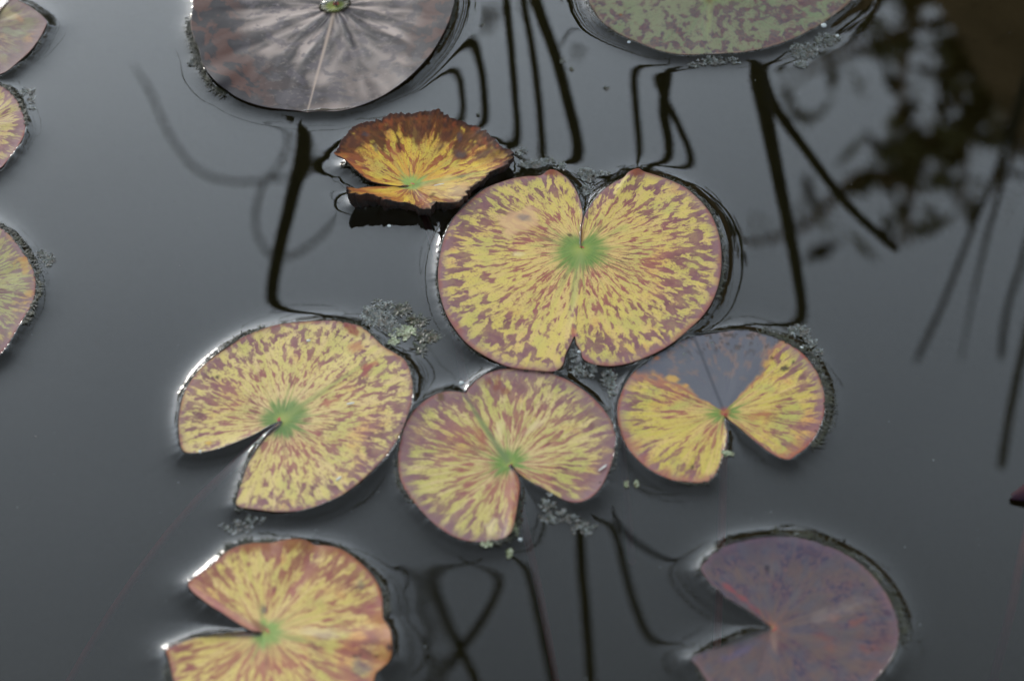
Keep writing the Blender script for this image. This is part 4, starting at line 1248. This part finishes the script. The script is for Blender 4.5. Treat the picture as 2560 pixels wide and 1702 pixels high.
# ------------------------------------------------------------------ reeds beyond the frame, seen mirrored in the water
M_REED = plain('reed_green', (0.125, 0.108, 0.022), (0.085, 0.075, 0.016), 14.0, 0.55, 0.3, 0.2, 0.002)
M_BLADE = plain('grass_blade', (0.055, 0.060, 0.025), (0.035, 0.040, 0.018), 14.0, 0.6, 0.3, 0.2, 0.002)
PXM = 36.0 / LENS / 2358.0                    # metres per pixel per metre of distance


def reed(pts, w0, w1, far, label, mat=None, grow=True):
    P = [mirrored(x, y, far) for x, y in pts]
    dist = [np.linalg.norm(p * [1, 1, -1] - CAMP) for p in P]
    n = 60
    Q = catmull(P, n)
    rad = np.linspace(w0 * PXM * dist[0] * .5, w1 * PXM * dist[-1] * .5, n)
    if grow:
        d = Q[0] - Q[3]; d /= np.linalg.norm(d)
        d = d * 0.5 + np.array([0, 0, -1]) * 0.5; d /= np.linalg.norm(d)
        k = (Q[0][2] + 0.075) / -d[2]
        foot = [Q[0] + d * k * s_ for s_ in (1.0, .75, .5, .25)]
        Q = np.vstack([foot, Q]); rad = np.concatenate([[rad[0] * 1.05] * 4, rad])
    rad[-3:] *= [0.9, 0.7, 0.3]
    base = Q[0].copy()
    V, F = tube(Q - base, rad, 8)
    o = mesh_obj('reed_stem', V, F, mat or M_REED)
    o.location = base
    return tag(o, label, 'reed', 'reeds standing beyond the lily pads')


reed([(742, 120), (715, 260), (695, 350), (662, 500), (640, 600), (624, 690), (600, 820), (560, 980)], 40, 22, 1.42, 'thick leaning reed mirrored between the brown and yellow pads')
reed([(1150, -160), (1165, 0), (1178, 120), (1188, 240), (1196, 330), (1200, 420)], 19, 17, 1.40, 'upright reed mirrored beside the curled pad, first of the row')
reed([(1300, -120), (1308, 0), (1314, 45), (1304, 75), (1290, 110)], 8, 5, 1.44, 'short thin reed with a bent tip', M_BLADE)
reed([(1190, -200), (1232, 0), (1280, 130), (1310, 240), (1335, 360), (1346, 600), (1343, 900), (1338, 1250), (1346, 1400), (1356, 1568), (1360, 1700)], 25, 22, 1.40, 'tallest reed, mirrored above the heart-shaped pad and again below the pink one')
reed([(1180, -160), (1203, 0), (1227, 120), (1247, 290), (1256, 500), (1242, 800), (1216, 1100), (1212, 1270), (1240, 1430), (1268, 1568), (1290, 1700)], 16, 20, 1.44, 'thin tall reed, second in the mirrored row beside the curled pad')
reed([(1088, -60), (1098, 100), (1112, 180), (1118, 260), (1120, 400), (1112, 600), (1100, 900), (1062, 1150), (1000, 1240), (990, 1300), (1008, 1360), (1034, 1430), (1064, 1500), (1095, 1570), (1130, 1700)], 19, 20, 1.42, 'winding reed mirrored as a hook beside the brown pad')
reed([(1448, 40), (1458, 160), (1466, 260), (1476, 380), (1480, 520), (1430, 760), (1392, 1000), (1396, 1120), (1420, 1220), (1448, 1350), (1485, 1460), (1530, 1580)], 17, 20, 1.44, 'slim reed mirrored above the right lobe of the heart-shaped pad')
reed([(1040, -40), (1050, 100), (1062, 200), (1068, 300), (1070, 420)], 15, 15, 1.40, 'reed mirrored as a smaller hook under the brown pad')
reed([(1490, 60), (1505, 170), (1525, 215), (1560, 285), (1588, 350), (1610, 430)], 17, 16, 1.40, 'slim reed crossing its neighbour in the mirrored pair')
reed([(1548, 60), (1538, 160), (1528, 250), (1540, 330), (1548, 420)], 26, 20, 1.40, 'darker reed crossing its neighbour in the mirrored pair')
reed([(1712, -20), (1733, 130), (1775, 330), (1810, 500), (1838, 660), (1856, 800)], 44, 22, 1.42, 'thick dark reed mirrored below the green pad')
reed([(1740, 130), (1780, 240), (1850, 340), (1950, 470), (2068, 578)], 26, 20, 1.46, 'oblique reed branching away from the thick dark one', None)
reed([(2360, 180), (2308, 350), (2258, 480), (2182, 680), (2108, 840)], 14, 13, 2.1, 'pale drooping reed blade beside the tree reflection', M_BLADE)
reed([(2370, 160), (2326, 350), (2272, 560), (2212, 835)], 13, 12, 2.1, 'second pale drooping blade beside the tree reflection', M_BLADE)
reed([(2460, 260), (2390, 480), (2358, 600), (2320, 720), (2305, 830)], 14, 14, 2.1, 'pale blade mirrored close to the rolled red leaf', M_BLADE)
reed([(2430, 500), (2358, 800), (2325, 950), (2308, 1075)], 20, 18, 1.8, 'dark blade mirrored close to the rolled red leaf')
reed([(1000, 1240), (1030, 1285), (1085, 1294), (1140, 1290), (1162, 1312), (1150, 1355), (1110, 1430), (1060, 1500), (1000, 1590), (960, 1640)], 16, 20, 1.42, 'looped reed leaf folding over its neighbour', None, False)
reed([(1396, 1120), (1424, 1205), (1490, 1262), (1570, 1305)], 16, 9, 1.44, 'pale sideways blade mirrored beside the purple pad', M_BLADE, False)
reed([(880, 200), (860, 290), (830, 345), (760, 385), (660, 404), (540, 415), (450, 388), (390, 310), (345, 210), (305, 146)], 9, 8, 2.6, 'thin trailing grass blade mirrored on the bright open water', M_BLADE)
reed([(640, 270), (665, 320), (640, 380), (602, 430), (590, 520), (628, 590), (690, 585), (780, 515)], 9, 10, 2.4, 'thin looping grass blade mirrored behind the thick leaning reed', M_BLADE)
reed([(925, 520), (932, 600), (928, 660), (950, 720), (1000, 790), (1060, 850)], 12, 9, 3.2, 'reed mirrored between the curled and yellow pads')

# ------------------------------------------------------------------ trees
M_BARK = plain('bark', (0.34, 0.23, 0.11), (0.22, 0.15, 0.07), 12.0, 0.9, 0.2, 0.8, 0.02)
M_LEAF = plain('tree_foliage', (0.20, 0.185, 0.060), (0.13, 0.125, 0.038), 8.0, 0.6, 0.3, 0.0, 0.002)


def leaf_blades(centres, n, size, spread_, seed):
    r2 = np.random.default_rng(seed)
    V, F = [], []
    for c in centres:
        for _ in range(n):
            p = np.array(c) + r2.normal(0, 1, 3) * spread_
            d = r2.normal(0, 1, 3); d[2] -= 0.5; d /= np.linalg.norm(d)
            u = np.cross(d, r2.normal(0, 1, 3)); u /= np.linalg.norm(u) + 1e-9
            ln = size * r2.uniform(.6, 1.3); w = ln * 0.17
            b = len(V)
            V += [p, p + d * ln * .45 + u * w, p + d * ln, p + d * ln * .45 - u * w]
            F.append((b, b + 1, b + 2, b + 3))
    return V, F


def overhanging_tree():
    far = 4.2
    a = mirrored(2380, -40, far); b = mirrored(2560, 330, far)
    d = (b - a)
    foot = a - d * ((a[2] - 0.05) / d[2])
    root = tag(empty('leaning_tree', foot), 'dark leaning tree with hanging leafy twigs mirrored in the pond corner', 'tree')
    pts = [foot + np.array([0, 0, -.15]) + d * s_ for s_ in np.linspace(0, 8.0, 16)]
    pts = [p + np.array([0.03 * nz(i * .4), 0.03 * nz(i * .4, 5), 0]) for i, p in enumerate(pts)]
    V, F = tube(np.array(pts) - foot, np.linspace(0.46, 0.2, 16), 14)
    mesh_obj('trunk', V, F, M_BARK, root)
    twigs = [[(2420, 60), (2290, 150), (2180, 260), (2110, 420), (2062, 565)], [(2430, 160), (2320, 220), (2230, 320), (2210, 470)],
             [(2400, -60), (2200, -10), (2092, 40), (2078, 190), (2088, 340), (2090, 560)], [(2420, 30), (2150, 60), (2010, 100), (1850, 170)],
             [(2450, 260), (2350, 330), (2290, 420), (2255, 470)], [(2110, 420), (1980, 410), (1850, 520), (1730, 562)]]
    V, F = [], []
    for tw in twigs:
        Q = catmull([mirrored(x, y, far) for x, y in tw], 16) - foot
        v, f = tube(Q, np.linspace(0.022, 0.007, 16), 6)
        F += [tuple(i + len(V) for i in q) for q in f]; V += v
    mesh_obj('twigs', V, F, M_BARK, root)
    cl = [(1840, 175, 9), (1825, 195, 7), (1855, 190, 6), (2000, 110, 10), (2010, 130, 6), (1940, 100, 4), (2150, 270, 22), (2110, 230, 16), (2190, 220, 22), (2240, 190, 24), (2280, 150, 24), (2230, 260, 22),
          (2290, 250, 24), (2180, 330, 20), (2060, 330, 12), (2030, 370, 12), (2060, 390, 10), (2120, 380, 16), (2180, 410, 16), (2210, 450, 10), (2250, 400, 8),
          (2160, 160, 10), (2200, 80, 16), (2150, 40, 10), (2300, 340, 16), (2340, 380, 12), (1950, 470, 6), (1900, 400, 7), (1965, 440, 6), (2040, 530, 9), (2080, 545, 8), (2070, 500, 8),
          (1850, 530, 7), (1840, 560, 5), (1735, 560, 5), (1880, 520, 4), (2100, 480, 8), (2320, 60, 20), (2260, 40, 16), (2360, 200, 24), (2380, 300, 20), (2090, 130, 4), (2420, 420, 20), (2120, 10, 10), (2060, -30, 10)]
    V, F = [], []
    for i, (x, y, n) in enumerate(cl):
        c = mirrored(x, y, far + 0.12 * nz(i * 1.7, 3.3)) - foot
        v, f = leaf_blades([c], max(2, int(n * 0.42)), 0.13, 0.040, 100 + i)
        F += [tuple(k + len(V) for k in q) for q in f]; V += v
    r2 = np.random.default_rng(5)
    top = d * 8.0 + np.array([0.8, 0.7, 0.0])
    cs = [top + r2.normal(0, 1, 3) * np.array([.40, .5, .40]) for _ in range(120)]
    v, f = leaf_blades(cs, 14, 0.12, 0.10, 77)
    F += [tuple(k + len(V) for k in q) for q in f]; V += v
    o = mesh_obj('crown', V, F, M_LEAF, root, False)
    o['kind'] = 'stuff'


overhanging_tree()


def bank_tree(x, y, h, seed, proto=None):
    if proto is None:
        root = empty('bank_tree', (x, y, 0.1))
        r2 = np.random.default_rng(seed)
        pts = [(0.05 * nz(i * .5, seed), 0.05 * nz(i * .5, seed + 3), i / 9 * 2.6 - .2) for i in range(10)]
        V, F = tube(pts, np.linspace(.10, .03, 10), 8)
        mesh_obj('trunk', V, F, M_BARK, root)
        cs = []
        while len(cs) < 260:
            p = r2.uniform(-1, 1, 3)
            if np.linalg.norm(p) < 1 and nz(*(p * 2.2)) > -0.22:
                cs.append(p * np.array([1.05, 1.05, 1.45]) + np.array([0, 0, 1.75]))
        v, f = leaf_blades(cs, 16, 0.16, 0.09, seed)
        o = mesh_obj('crown', v, f, M_LEAF, root, False)
        o['kind'] = 'stuff'
    else:
        root = proto.copy(); scene.collection.objects.link(root)
        for ch in proto.children:
            c = ch.copy(); scene.collection.objects.link(c); c.parent = root
        root.location = (x, y, 0.1)
        root.rotation_euler = (0, 0, seed * 1.3)
    root.scale = (h, h, h)
    return tag(root, 'dark leafy tree on the bank around the pond', 'tree', 'trees around the pond')


proto = None
for i in range(22):
    an = 2 * math.pi * i / 22 + 0.14
    rad_ = 5.6 + 0.5 * math.sin(i * 2.3)
    tr_ = bank_tree(rad_ * math.cos(an), rad_ * math.sin(an), 0.72 + 0.16 * math.sin(i * 1.7), i + 1, proto)
    if proto is None: proto = tr_
